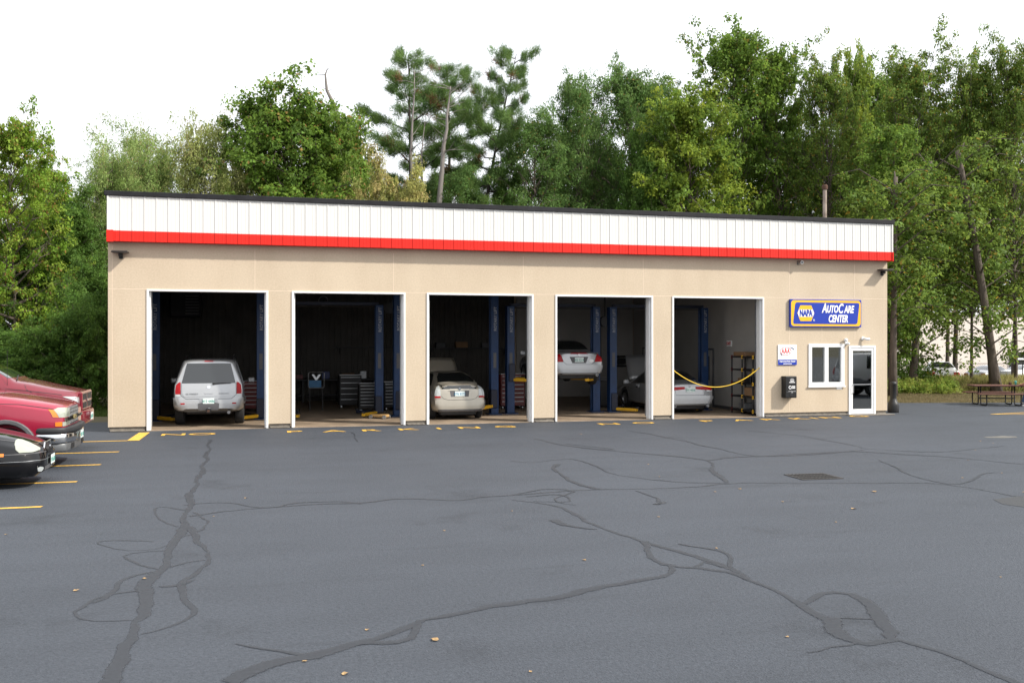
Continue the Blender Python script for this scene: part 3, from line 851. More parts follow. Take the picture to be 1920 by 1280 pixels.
# drop box
DB = .28
bx0, bx1 = fx(1473.5, D - DB), fx(1494, D - DB)
t = wall_thing('drop_box', 'black metal key drop box with white lettering on the wall below the white sign', 'drop box', (bx0 + bx1) / 2, .97)
bw = (bx1 - bx0) / 2
MB().prism([(-.001, -.35), (-DB + .02, -.35), (-DB, -.33), (-DB, .34), (-DB + .01, .35), (-.001, .35)], -bw, bw, 'x').build('box', 'black_metal', t, bevel=.008)
MB().box(-bw + .03, bw - .03, -DB - .004, -DB, -.16, -.155).build('slot', 'steel', t)
MB().box(-.05, .05, -DB - .012, -DB, -.30, -.20).build('latch', 'black_plastic', t, bevel=.006)
for z, n, hh in ((.26, 6, .012), (.225, 8, .014), (.175, 7, .026), (.14, 11, .026), (-.13, 14, .008), (-.175, 3, .02)):   # print too small to read: broken white lines
    pl = MB()
    for k in range(n):
        x = (k - n / 2) * .019 + .03
        pl.box(x, x + .014, -DB - .003, -DB + .001, z, z + hh)
    pl.build('print_line', 'sign_white', t)
MB().tube([(p[0], -DB - .001, p[1]) for p in ell(-.045, -.01, .045, .045)], .012, 6).build('emblem', 'sign_white', t)
for z in (.005, -.045):
    pl = MB()
    for k in range(5): pl.box(.03 + k * .022, .048 + k * .022, -DB - .003, -DB + .001, z, z + .035)
    pl.build('print_line', 'sign_white', t)
# small doorbell tag below window
tag(MB().box(-.1, .1, -.02, -.001, -.03, .03).build('wall_tag', 'white_trim', None, bevel=.004, loc=(fx(1573), D, .90)), 'small white plate on the wall under the window corner', 'plate')

# yellow rope across the last bay
a, b = Vector((BAYS[4][0] + .05, D + .1, fz(1262, 690))), Vector((BAYS[4][1] - .09, D + .1, fz(1424, 687)))
pts = []
for k in range(33):
    u = k / 32; p = a.lerp(b, u); p.z -= (1 - (2 * u - 1) ** 2) * .60; pts.append(p)
o = MB().tube(pts, .013, 8).build('rope', 'rope_yellow', smooth=True)
tag(o, 'yellow plastic rope hanging across the rightmost open bay', 'rope')

# ------------------------------------------------------------------ vehicles
def smooth_obj(mb, crease=None, lv=2):
    """subdivided mesh from an MB; crease: function(edge verts)->value"""
    bm = bmesh.new()
    vs = [bm.verts.new(p) for p in mb.v]
    for f in mb.f: bm.faces.new([vs[i] for i in f])
    bmesh.ops.recalc_face_normals(bm, faces=bm.faces)
    bm.verts.index_update()
    if crease:
        cl = bm.edges.layers.float.new('crease_edge')
        for e in bm.edges: e[cl] = crease(e.verts[0].index, e.verts[1].index)
    me = bpy.data.meshes.new('tmp'); bm.to_mesh(me); bm.free()
    return apply_mods(me, [('SUBSURF', dict(levels=lv, render_levels=lv))])
def apply_mods(me, mods):
    o = bpy.data.objects.new('tmp', me); COL.objects.link(o)
    for t, kw in mods:
        m = o.modifiers.new(t, t)
        for k, v in kw.items(): setattr(m, k, v)
    dg = bpy.context.evaluated_depsgraph_get()
    r = bpy.data.meshes.new_from_object(o.evaluated_get(dg))
    bpy.data.objects.remove(o); bpy.data.meshes.remove(me)
    return r
def bvh_of(me):
    return BVHTree.FromPolygons([v.co.copy() for v in me.vertices], [tuple(p.vertices) for p in me.polygons])

NPR = 8
def body_mesh(rows, cr_side=.35, cap=.55):
    mb = MB(); rings = []
    for (x, zb, ws, wm, zm, wb, zbt, wr, zr, dxb, dxr) in rows:
        half = [(x, 0, zb), (x, ws * .86, zb), (x, ws, zb + .07), (x, wm, zm), (x + dxb, wb, zbt), (x + dxr, wr, zr - .065), (x + dxr, wr * .84, zr - .005), (x + dxr, 0, zr)]
        ring = half + [(p[0], -p[1], p[2]) for p in half[-2:0:-1]]
        rings.append(len(mb.v)); mb.v += ring
    n = 14
    for a, b in zip(rings, rings[1:]):
        for k in range(n): mb.f.append((a + k, a + (k + 1) % n, b + (k + 1) % n, b + k))
    for r0 in (rings[0], rings[-1]):
        for k in range(1, 6): mb.f.append((r0 + k, r0 + k + 1, r0 + 14 - k - 1, r0 + 14 - k))
        mb.f.append((r0, r0 + 1, r0 + 13)); mb.f.append((r0 + 7, r0 + 6, r0 + 8))
    last = rings[-1]
    def cr(i, j):
        a, b = i % 14, j % 14
        if i // 14 == j // 14 and (i < 14 or i >= last): return cap if abs(a - b) in (1, 13) else 0
        if a == b:
            if a in (4, 10): return cr_side
            if a in (5, 9): return .45
            if a in (1, 2, 12, 13): return .4
        return 0
    return smooth_obj(mb, cr, 2)

def view_ray(view, u, v):
    if view == 'rear': return Vector((-6, -u, v)), Vector((1, 0, 0))
    if view == 'front': return Vector((14, u, v)), Vector((-1, 0, 0))
    if view == 'right': return Vector((u, -6, v)), Vector((0, 1, 0))
    if view == 'left': return Vector((u, 6, v)), Vector((0, -1, 0))
    if view == 'top': return Vector((u, v, 6)), Vector((0, 0, -1))
    a = view                                         # diagonal from the front right corner: (x, y, angle)
    x0, y0, ang = a
    d = Vector((-math.cos(ang), math.sin(ang), 0)); ua = Vector((math.sin(ang), math.cos(ang), 0))
    return Vector((x0, y0, 0)) + ua * u + Vector((0, 0, v)) - d * 6, d
def proj(bvh, pts, view, off=.005, back=.012, cell=.06):
    """a plate of the given outline laid on the car body, with rim"""
    bm = bmesh.new()
    f = bm.faces.new([bm.verts.new((p[0], p[1], 0)) for p in pts])
    us = [p[0] for p in pts]; vs = [p[1] for p in pts]
    for ax, lo, hi in ((0, min(us), max(us)), (1, min(vs), max(vs))):
        n = int((hi - lo) / cell)
        for i in range(1, n + 1):
            co = [0, 0, 0]; no = [0, 0, 0]; co[ax] = lo + (hi - lo) * i / (n + 1); no[ax] = 1
            bmesh.ops.bisect_plane(bm, geom=bm.verts[:] + bm.edges[:] + bm.faces[:], plane_co=co, plane_no=no, dist=1e-6)
    nor = {}
    for v in bm.verts:
        o, d = view_ray(view, v.co.x, v.co.y)
        h, nn, i, dist = bvh.ray_cast(o, d)
        if h is None:
            h, nn, i, dist = bvh.find_nearest(o + d * 5.5)
        if nn.dot(d) > 0: nn = -nn
        v.co = h; nor[v] = nn
    for v, nn in nor.items(): v.co = v.co + nn * off
    bd = [e for e in bm.edges if len(e.link_faces) == 1]
    r = bmesh.ops.extrude_edge_only(bm, edges=bd)
    old = {}
    for v in r['geom']:
        if isinstance(v, bmesh.types.BMVert):
            src = min((w for e in v.link_edges for w in [e.other_vert(v)] if w in nor), key=lambda w: (w.co - v.co).length, default=None)
            if src is not None: v.co = v.co - nor[src] * (off + back)
    bmesh.ops.recalc_face_normals(bm, faces=bm.faces)
    me = bpy.data.meshes.new('plate'); bm.to_mesh(me); bm.free()
    return me
WHEELS = {}
def wheel_meshes(r, w, rr):
    k = (r, w, rr)
    if k not in WHEELS:
        h = w / 2
        ty = MB().lathe([(rr, -h * .8), (rr + .03, -h * .95), (r - .05, -h), (r - .012, -h * .86), (r, -h * .6), (r, h * .6), (r - .012, h * .86), (r - .05, h), (rr + .03, h * .95), (rr, h * .8)], 28, 'y').mesh('wheel', 'rubber', smooth=True)
        rim = MB().lathe([(rr + .005, -h * .85), (rr - .012, -h * .80), (rr - .03, -h * .3), (rr - .03, h * .3), (rr - .012, h * .80), (rr + .005, h * .85)], 28, 'y')
        for s in (-1, 1):
            rim.lathe([(0, s * h * .62), (.055, s * h * .62), (.06, s * h * .5)], 16, 'y')
            for q in range(6):
                a = q * math.pi / 3; c, sn = math.cos(a), math.sin(a)
                t = Vector((-sn, 0, c)); rad = Vector((c, 0, sn)); Y = Vector((0, 1, 0))
                p = [rad * .03 + t * .035, rad * .03 - t * .035, rad * (rr - .005) - t * .05, rad * (rr - .005) + t * .05]
                y0, y1 = s * h * .58, s * h * .42
                rim.add([x + Y * y0 for x in p] + [x + Y * y1 for x in p], [(0, 1, 2, 3), (7, 6, 5, 4), (0, 4, 5, 1), (1, 5, 6, 2), (2, 6, 7, 3), (3, 7, 4, 0)])
        rim.lathe([(0, -.01), (rr - .03, -.01)], 24, 'y')
        WHEELS[k] = (ty, rim.mesh('rim', 'alloy'))
    return WHEELS[k]
def make_car(name, label, cat, rows, axles, track, wheel, pm, feats, loc, rz, group=None, hang=0.0, under=True, cap=.55):
    """feats: (part, material, view, outline, offset, parent part or None)"""
    t = thing(name, label, cat, loc, rz, group)
    me = body_mesh(rows, .35 if cap < .7 else .6, cap)
    bvh = bvh_of(me)
    r, w, rr = wheel
    cut = MB()
    for ax in axles:
        for s in (-1, 1):
            y0, y1 = sorted((s * (track - w * .75), s * (track + .6)))
            cut.lathe([(0, y0), (r + .07, y0), (r + .07, y1), (0, y1)], 24, 'y', (ax, 0, r + .02))
    cme = cut.mesh('cut', 'rubber'); co = bpy.data.objects.new('cut', cme); COL.objects.link(co)
    dgu = bpy.context.view_layer.update()
    me = apply_mods(me, [('BOOLEAN', dict(object=co, operation='DIFFERENCE', solver='EXACT'))])
    bpy.data.objects.remove(co); bpy.data.meshes.remove(cme)
    me.materials.clear(); me.materials.append(MATS[pm])
    me.polygons.foreach_set('use_smooth', [True] * len(me.polygons))
    me.polygons.foreach_set('material_index', [0] * len(me.polygons))
    try: me.set_sharp_from_angle(angle=R(38))
    except Exception: pass
    body = link('body', me, t)
    parts = {'body': body}
    tm, rm = wheel_meshes(r, w, rr)
    for ax in axles:
        for s in (-1, 1):
            wh = link('wheel', tm, t, (ax, s * (track - w / 2), r - hang)); link('rim', rm, wh)
    if under:
        L0, L1 = rows[0][0] + .25, rows[-1][0] - .3
        MB().box(L0, L1, -track + w + .06, track - w - .06, rows[2][1] - .10, rows[2][1] + .12).build('underbody', 'black_plastic', t, bevel=.04)
        for ax in axles:
            MB().tube([(ax, -track + w * .5, r - hang), (ax, track - w * .5, r - hang)], .05, 8).build('axle', 'black_metal', t)
    for ft in feats:
        pn, m, view, pts, off = ft[:5]
        par = ft[5] if len(ft) > 5 else None
        pme = proj(bvh, pts, view, off, .015 + (off if off > .02 else 0))
        pme.name = pn; pme.materials.append(MATS[m])
        if m in ('car_glass',) or off > .02: pme.polygons.foreach_set('use_smooth', [True] * len(pme.polygons))
        try: pme.set_sharp_from_angle(angle=R(35))
        except Exception: pass
        o = link(pn, pme, parts.get(par, t) if par else t)
        parts[pn] = o
    t['_b'] = 0; del t['_b']
    return t, bvh, parts
def on_body(bvh, view, u, v, off=.004):
    o, d = view_ray(view, u, v)
    h, nn, i, ds = bvh.ray_cast(o, d)
    return h + nn * off if h is not None else o + d * 6
def plate(t, pos, rot, s, m='plate_green', name='license_plate'):
    p = MB().box(-.155, .155, -.006, .0, -.078, .078).build(name, 'plate_white', t, bevel=.004)
    p.location = pos; p.rotation_euler = rot
    text(s, .105, m, p, (0, -.0075, -.012), FRONT, 'lettering', ext=.001, bold=.001, sx=.85)
    return p
def mirror_pts(pts): return [(-p[0], p[1]) for p in pts]
def seam(pts, w):                                   # thin closed strip along a polyline
    A = []; B = []
    for i, p in enumerate(pts):
        a = Vector(pts[max(i - 1, 0)]); b = Vector(pts[min(i + 1, len(pts) - 1)]); d = (b - a).normalized(); n = Vector((-d.y, d.x)) * w / 2
        A.append((p[0] + n.x, p[1] + n.y)); B.append((p[0] - n.x, p[1] - n.y))
    return A + B[::-1]
REARROT = (0, 0, R(-90))                            # plate facing -x (rear)
FRONTROT = (0, 0, R(90))
def mirrors(t, x, y, z, m):
    for s in (-1, 1):
        o = MB().tube([(0, 0, 0), (.02, s * .10, .02)], .025, 8).obox((.0, s * .20, .05), (.12, .22, .17)).build('side_mirror', m, t, bevel=.03)
        o.location = (x, s * y, z)

# --- silver SUV in the first bay
rows = [(.07, .52, .80, .90, .74, .92, 1.16, .66, 1.86, .05, .22),
        (.15, .48, .90, .975, .76, .955, 1.18, .72, 1.905, .02, .25),
        (.60, .44, .94, .995, .80, .965, 1.19, .74, 1.93, 0, .08),
        (1.6, .42, .95, 1.0, .80, .97, 1.19, .755, 1.95, 0, 0), (2.8, .42, .95, 1.0, .80, .97, 1.18, .75, 1.94, 0, 0),
        (3.25, .42, .95, 1.0, .80, .97, 1.17, .74, 1.88, 0, 0), (3.95, .42, .95, 1.0, .80, .97, 1.13, .84, 1.28, 0, 0),
        (4.7, .44, .94, .99, .78, .95, 1.10, .82, 1.20, 0, 0), (5.1, .46, .88, .93, .75, .90, 1.0, .74, 1.10, 0, -.03), (5.24, .50, .76, .82, .72, .80, .95, .64, 1.04, 0, -.05)]
gl = [(-.74, 1.235), (.74, 1.235), (.60, 1.80), (-.60, 1.80)]
tail = [(.765, .93), (.90, .93), (.905, 1.02), (.885, 1.18), (.83, 1.25), (.765, 1.27)]
tailc = [(.765, .87), (.90, .87), (.905, .925), (.765, .925)]
bump = [(-.97, .50), (-.60, .47), (.60, .47), (.97, .50), (.97, .83), (.74, .845), (.60, .755), (-.60, .755), (-.74, .845), (-.97, .83)]
F = [('bumper', 'paint_silver', 'rear', bump, .055),
     ('rear_window', 'car_glass', 'rear', gl, .006), ('tail_light', 'lamp_red', 'rear', tail, .012), ('tail_light', 'lamp_red', 'rear', mirror_pts(tail)[::-1], .012),
     ('reverse_light', 'lamp_clear', 'rear', tailc, .012), ('reverse_light', 'lamp_clear', 'rear', mirror_pts(tailc)[::-1], .012),
     ('brake_light', 'lamp_red', 'rear', [(-.12, 1.845), (.12, 1.845), (.12, 1.868), (-.12, 1.868)], .010),
     ('tailgate_seam', 'black_plastic', 'rear', seam([(-.75, 1.24), (-.755, .90), (-.62, .79), (.62, .79), (.755, .90), (.75, 1.24)], .012), .003),
     ('tailgate_panel', 'paint_silver', 'rear', [(-.66, .86), (.66, .86), (.72, .95), (.72, 1.20), (-.72, 1.20), (-.72, .95)], .014),
     ('hitch_cover', 'grey_plastic', 'rear', [(-.28, .52), (.28, .52), (.29, .665), (.13, .69), (-.13, .69), (-.29, .665)], .066),
     ('plate_recess', 'steel', 'rear', [(-.25, .655), (.25, .655), (.25, .79), (-.25, .79)], .058),
     ('gate_handle', 'paint_silver', 'rear', rrect(-.12, .13, .935, .985, .02), .028),
     ('emblem', 'chrome', 'rear', rrect(-.05, .05, 1.08, 1.165, .04), .022),
     ('side_window', 'car_glass', 'left', [(.75, 1.24), (3.55, 1.24), (3.05, 1.76), (.85, 1.80)], .006), ('side_window', 'car_glass', 'right', [(.75, 1.24), (3.55, 1.24), (3.05, 1.76), (.85, 1.80)], .006)]
for s in (-1, 1): F.append(('reflector', 'lamp_red', 'rear', [(s * .70 - .055, .645), (s * .70 + .055, .645), (s * .70 + .055, .68), (s * .70 - .055, .68)], .064))
sxc = D + .85
suv, bv, pp = make_car('suv', 'silver SUV parked in the leftmost bay, rear facing out', 'SUV', rows, (1.12, 4.25), .97, (.40, .27, .24), 'paint_silver', F, (fx(391, sxc), sxc, .012), R(90))
plate(suv, Vector((-.03, 0, .735)) + Vector((on_body(bv, 'rear', 0, .735).x - .04, 0, 0)), REARROT, '415 4486')
text('LE ARMADA', .062, 'steel', suv, on_body(bv, 'rear', -.45, .93, .022), (R(90), 0, R(-90)), 'lettering', bold=.002)
MB().box(-.14, .14, -.004, .0, -.012, .012).build('badge', 'steel', suv, loc=on_body(bv, 'rear', .42, .94, .024)).rotation_euler = REARROT
wp = on_body(bv, 'rear', .1, 1.21, .03)
MB().tube([wp, wp + Vector((-.0, -.22, .012)), wp + Vector((.01, -.52, .02))], [.03, .016, .008], 8).build('wiper', 'black_plastic', suv)
MB().box(-.10, .35, -.06, .06, .40, .52).build('hitch', 'black_metal', suv, bevel=.01)
MB().box(-.104, -.10, -.035, .035, .43, .49).build('hitch_receiver', 'rust', suv)
MB().tube([(.05, -.55, .40), (.3, -.56, .42), (.9, -.55, .45)], .045, 10).build('exhaust', 'steel', suv)
for s in (-1, 1): MB().tube([(.75, s * .66, 1.94), (.8, s * .66, 2.0), (2.6, s * .66, 2.02), (2.7, s * .66, 1.96)], .018, 8).build('roof_rail', 'black_plastic', suv)
mirrors(suv, 3.4, .97, 1.15, 'paint_silver')

# --- pearl beige hatchback in the third bay
rows = [(.05, .28, .70, .78, .50, .74, .93, .56, 1.07, .05, .10),
        (.16, .24, .80, .845, .55, .79, .97, .60, 1.12, .02, .12),
        (.60, .22, .83, .86, .60, .815, .98, .60, 1.24, 0, .15),
        (1.3, .20, .84, .862, .60, .82, .97, .57, 1.42, 0, .1), (2.1, .20, .84, .862, .60, .82, .95, .57, 1.49, 0, 0),
        (2.7, .20, .84, .862, .60, .82, .93, .56, 1.45, 0, 0), (3.65, .20, .83, .855, .58, .80, .88, .66, .99, 0, 0),
        (4.15, .22, .80, .82, .54, .76, .78, .60, .84, 0, 0), (4.42, .26, .66, .68, .48, .62, .64, .50, .68, 0, 0)]
tl = [(.60, .72), (.765, .72), (.775, .80), (.75, .92), (.70, 1.0), (.61, 1.06)]
tr_ = [(.605, .69), (.77, .69), (.775, .745), (.605, .745)]
F = [('rear_window', 'car_glass', 'rear', [(-.60, 1.13), (.60, 1.13), (.52, 1.30), (.40, 1.41), (-.40, 1.41), (-.52, 1.30)], .006),
     ('lower_rear_window', 'car_glass', 'rear', [(-.565, .955), (.565, .955), (.58, 1.06), (-.58, 1.06)], .004),
     ('spoiler', 'paint_pearl', 'rear', [(-.60, 1.075), (.60, 1.075), (.59, 1.115), (.3, 1.14), (-.3, 1.14), (-.59, 1.115)], .045),
     ('tail_light', 'lamp_clear', 'rear', tl, .012), ('tail_light', 'lamp_clear', 'rear', mirror_pts(tl)[::-1], .012),
     ('tail_light_band', 'lamp_red', 'rear', tr_, .016), ('tail_light_band', 'lamp_red', 'rear', mirror_pts(tr_)[::-1], .016),
     ('hatch_seam', 'black_plastic', 'rear', seam([(-.59, .75), (-.50, .66), (-.36, .625), (.36, .625), (.50, .66), (.59, .75)], .011), .003),
     ('plate_recess', 'grey_plastic', 'rear', [(-.28, .72), (.28, .72), (.31, .90), (-.31, .90)], .003),
     ('garnish', 'paint_pearl', 'rear', [(-.36, .905), (.36, .905), (.30, .955), (-.30, .955)], .022),
     ('bumper', 'paint_pearl', 'rear', [(-.80, .34), (.80, .34), (.82, .60), (.62, .64), (.4, .60), (-.4, .60), (-.62, .64), (-.82, .60)], .03),
     ('bumper_lip', 'grey_plastic', 'rear', [(-.66, .27), (.66, .27), (.70, .33), (-.70, .33)], .016),
     ('side_window', 'car_glass', 'left', [(.85, 1.04), (3.2, .97), (2.6, 1.36), (1.6, 1.40)], .006), ('side_window', 'car_glass', 'right', [(.85, 1.04), (3.2, .97), (2.6, 1.36), (1.6, 1.40)], .006),
     ('fuel_cap_badge', 'steel', 'left', rrect(.42, .52, .78, .88, .04), .006)]
py_ = D + 1.25
hat, bv, pp = make_car('hatchback', 'beige hatchback in the middle bay with its hood raised', 'car', rows, (.82, 3.52), .845, (.315, .20, .20), 'paint_pearl', F, (fx(863, py_), py_, .012), R(90))
plate(hat, on_body(bv, 'rear', 0, .81, .02), REARROT, '47N 8375', 'plate_blue')
MB().lathe([(0, -.012), (.045, -.012), (.045, 0)], 16, 'x', tuple(on_body(bv, 'rear', 0, .95, .03))).build('emblem', 'chrome', hat)
def hood_up(t, x0, x1, w, z, ang, m):
    c, s_ = math.cos(ang), math.sin(ang); mb = MB(); L_ = x1 - x0; V = []
    for i in range(7):
        u = i / 6
        for j in range(9):
            v = j / 8 * 2 - 1
            ww = w * (1 - .12 * u * u); yy = v * ww; q = u * L_; bl = .05 * (1 - v * v) - .06 * u * u
            V.append((x0 + q * c - bl * s_, yy, z + q * s_ + bl * c))
    Fc = [(i * 9 + j, i * 9 + j + 1, (i + 1) * 9 + j + 1, (i + 1) * 9 + j) for i in range(6) for j in range(8)]
    o = MB().add(V, Fc).build('raised_hood', m, t, smooth=True)
    md = o.modifiers.new('thick', 'SOLIDIFY'); md.thickness = .03
    MB().tube([(x0 + .55, -w * .8, z - .08), (x0 + .62 * c, -w * .7, z + .6 * s_)], .008, 6).build('prop_rod', 'steel', t)
hood_up(hat, 3.45, 4.4, .68, 1.02, R(62), 'paint_pearl')
mirrors(hat, 3.0, .83, .98, 'paint_pearl')

# --- silver sedans: one raised on a lift, one in the last bay
def sedan_rows(h=1.45, deck=1.03):
    return [(.05, .30, .72, .82, .52, .80, .80, .64, deck - .05, .02, .04), (.16, .25, .82, .885, .56, .85, .86, .68, deck, 0, .03),
        (.55, .22, .87, .905, .60, .865, .88, .69, deck + .035, 0, 0), (.85, .21, .88, .91, .62, .87, .89, .66, deck + .06, 0, 0), (1.45, .2, .88, .91, .62, .87, .90, .60, h - .05, 0, 0),
        (2.2, .2, .88, .91, .62, .87, .90, .58, h, 0, 0), (2.75, .2, .88, .91, .62, .87, .89, .57, h - .03, 0, 0), (3.55, .2, .88, .91, .62, .86, .86, .70, 1.0, 0, 0),
        (4.35, .23, .85, .885, .56, .82, .76, .66, .84, 0, 0), (4.72, .26, .76, .80, .50, .72, .64, .58, .70, 0, 0), (4.84, .32, .60, .64, .48, .58, .58, .50, .63, 0, 0)]
def sedan(name, label, loc, style, hang=0.0, pl='', group=None, m='paint_silver'):
    wl = [(.98, .955), (3.42, .92), (2.78, 1.32), (1.75, 1.36), (1.35, 1.28)]
    F = [('rear_window', 'car_glass', 'rear', [(-.66, 1.10), (.66, 1.10), (.57, 1.25), (.46, 1.385), (-.46, 1.385), (-.57, 1.25)], .006),
         ('side_window', 'car_glass', 'left', wl, .006), ('side_window', 'car_glass', 'right', wl, .006),
         ('window_trim', 'chrome', 'left', seam([(.98, .95), (2.2, .945), (3.44, .912)], .02), .008),
         ('rear_door_seam', 'black_plastic', 'left', seam([(1.30, .90), (1.35, .62), (1.55, .30)], .01), .002),
         ('front_door_seam', 'black_plastic', 'left', seam([(2.35, 1.34), (2.33, .90), (2.36, .28)], .01), .002),
         ('fender_seam', 'black_plastic', 'left', seam([(3.40, .90), (3.42, .60), (3.40, .28)], .01), .002),
         ('door_handle', 'chrome', 'left', rrect(1.50, 1.70, .79, .825, .015), .02), ('door_handle', 'chrome', 'left', rrect(2.45, 2.65, .78, .815, .015), .02),
         ('bumper', m, 'rear', [(-.86, .34), (.86, .34), (.88, .58), (.50, .61), (-.50, .61), (-.88, .58)], .035),
         ('bumper_lip', 'grey_plastic', 'rear', [(-.62, .27), (.62, .27), (.68, .325), (-.68, .325)], .02)]
    if style == 'wedge':
        tl = [(.55, .70), (.80, .70), (.82, .78), (.78, .90), (.66, .955), (.64, .955)]
        F += [('tail_light', 'lamp_red', 'rear', tl, .012), ('tail_light', 'lamp_red', 'rear', mirror_pts(tl)[::-1], .012),
              ('brake_light', 'lamp_red', 'rear', [(-.32, .965), (.32, .965), (.26, .99), (-.26, .99)], .016),
              ('plate_recess', 'grey_plastic', 'rear', [(-.24, .66), (.24, .66), (.33, .87), (-.33, .87)], .004),
              ('trunk_seam', 'black_plastic', 'rear', seam([(-.63, .95), (-.54, .70), (-.44, .615), (.44, .615), (.54, .70), (.63, .95)], .011), .003),
              ('sticker', 'sign_white', 'rear', [(.44 + .08 * math.cos(k * .524), .735 + .05 * math.sin(k * .524)) for k in range(12)], .005)]
    else:
        tl = [(.47, .80), (.80, .78), (.825, .84), (.80, .90), (.47, .905)]
        ti = [(.20, .825), (.465, .80), (.465, .905), (.20, .905)]
        rv = [(.60, .745), (.80, .735), (.81, .778), (.60, .796)]
        F += [('tail_light', 'lamp_red', 'rear', tl, .012), ('tail_light', 'lamp_red', 'rear', mirror_pts(tl)[::-1], .012),
              ('tail_light', 'lamp_red', 'rear', ti, .012), ('tail_light', 'lamp_red', 'rear', mirror_pts(ti)[::-1], .012),
              ('reverse_light', 'lamp_clear', 'rear', rv, .012), ('reverse_light', 'lamp_clear', 'rear', mirror_pts(rv)[::-1], .012),
              ('trunk_seam', 'black_plastic', 'rear', seam([(-.56, .80), (-.52, .625), (.52, .625), (.56, .80)], .011), .003)]
    t, bv, pp = make_car(name, label, 'car', sedan_rows(), (1.02, 3.78), .90, (.33, .215, .215), m, F, loc, R(90), group, hang)
    plate(t, on_body(bv, 'rear', -.0, .77 if style == 'wedge' else .80, .018), REARROT, pl, 'plate_green')
    MB().lathe([(0, -.01), (.04, -.01), (.04, 0)], 16, 'x', tuple(on_body(bv, 'rear', 0, .93, .016))).build('emblem', 'chrome', t)
    for s in ((-1, 1) if style != 'wedge' else (-1,)):
        MB().lathe([(.030, -.02), (.045, -.02), (.045, .35), (.030, .35)], 16, 'x', (-.01, s * .60, .27)).build('exhaust_tip', 'chrome', t)
        MB().lathe([(0, .0), (.030, .0)], 14, 'x', (-.005, s * .60, .27)).build('exhaust_hole', 'black_plastic', t)
    mirrors(t, 3.15, .89, .92, m)
    return t, bv
yl = D + 2.45
lift_car, bv = sedan('sedan', 'silver sedan raised on the lift in the fourth bay', (fx(1087, yl), yl, 1.06), 'wedge', .10, '302 5214')
MB().tube([(3.2, .0, .17), (.9, .1, .19), (.5, -.45, .2)], .035, 8).build('exhaust_pipe', 'rust', lift_car)
ya = D + 1.75
acc, bv = sedan('sedan', 'silver sedan in the rightmost bay behind the yellow rope, hood raised', (fx(1296, ya), ya, .012), 'wide', 0, '191 4436')
hood_up(acc, 3.62, 4.7, .76, 1.0, R(58), 'paint_silver')

# --- parked row on the left, fronts facing right
def truck_rows(hf, hr, roof, L=5.7, bed=1.36, cw=1.62):
    return [(.05, .60, .90, .96, .85, .96, 1.15, .93, bed, 0, 0), (.2, .55, .94, .99, .9, .985, 1.18, .95, bed + .02, 0, 0),
        (1.85, .55, .95, 1.0, .9, .99, 1.2, .95, bed + .02, 0, 0), (1.98, .5, .95, 1.0, .9, .99, 1.28, .90, bed + .03, 0, 0), (2.08, .45, .95, 1.0, .9, .98, 1.30, .76, roof - .06, 0, 0),
        (2.6, .45, .95, 1.0, .9, .98, 1.30, .75, roof, 0, 0), (L - cw - .66, .45, .95, 1.0, .9, .98, 1.30, .74, roof - .03, 0, 0),
        (L - cw - .09, .45, .95, 1.0, .88, .98, hr - .13, .85, hr + .09, 0, 0),
        (L - cw, .45, .95, 1.0, .88, .98, hr - .14, .86, hr + .02, 0, 0), (L - cw + .24, .45, .95, 1.0, .88, .98, hr - .16, .87, hr, 0, 0),
        (L - .55, .5, .95, 1.0, .86, .97, (hr * .35 + hf * .65) - .15, .84, hr * .35 + hf * .65, 0, 0), (L - .14, .55, .92, .97, .84, .93, hf - .15, .79, hf, 0, 0), (L, .58, .88, .93, .82, .89, hf - .17, .76, hf - .05, 0, 0)]
def bumper_prism(L, z0, z1, y=.98, nose=.12, depth=.16, back=.42):
    out = [(L - back, -y), (L - .10, -y * .99), (L + .02, -y * .92), (L + nose * .7, -y * .7), (L + nose, -y * .35), (L + nose, y * .35), (L + nose * .7, y * .7), (L + .02, y * .92), (L - .10, y * .99), (L - back, y)]
    inn = [(p[0] - depth, p[1] * .93) for p in out][::-1]
    mb = MB(); n = len(out)
    V = [(*p, z0) for p in out] + [(*p, z1) for p in out] + [(*p, z0) for p in inn[::-1]] + [(*p, z1) for p in inn[::-1]]
    Fc = []
    for i in range(n - 1):
        Fc += [(i, i + 1, n + i + 1, n + i), (2 * n + i, 3 * n + i, 3 * n + i + 1, 2 * n + i + 1), (n + i, n + i + 1, 3 * n + i + 1, 3 * n + i), (i, 2 * n + i, 2 * n + i + 1, i + 1)]
    Fc += [(0, n, 3 * n, 2 * n), (n - 1, 3 * n - 1, 4 * n - 1, 2 * n - 1)]
    return mb.add(V, Fc)
def flare(t, x, z, r, y, m, w=.085):
    for s in (-1, 1):
        P = []
        n = 18
        for k in range(n + 1):
            a = R(-12 + 204 * k / n); P.append((x + (r + w) * math.cos(a), z + (r + w) * math.sin(a)))
        Q = [(x + r * math.cos(R(-12 + 204 * k / n)), z + r * math.sin(R(-12 + 204 * k / n))) for k in range(n + 1)][::-1]
        V = []; nn = len(P)
        for yy in (s * (y - .10), s * y, ):
            V += [(p[0], yy, p[1]) for p in P] + [(p[0], yy, p[1]) for p in Q[::-1]]
        Fc = []
        m2 = 2 * nn
        for k in range(n):
            Fc += [(k, k + 1, nn + k + 1, nn + k), (m2 + k, m2 + nn + k, m2 + nn + k + 1, m2 + k + 1), (k, m2 + k, m2 + k + 1, k + 1), (nn + k, nn + k + 1, m2 + nn + k + 1, m2 + nn + k)]
        Fc += [(0, nn, m2 + nn, m2), (n, m2 + n, m2 + nn + n, nn + n)]
        MB().add(V, Fc).build('fender_flare', m, t, bevel=.015)
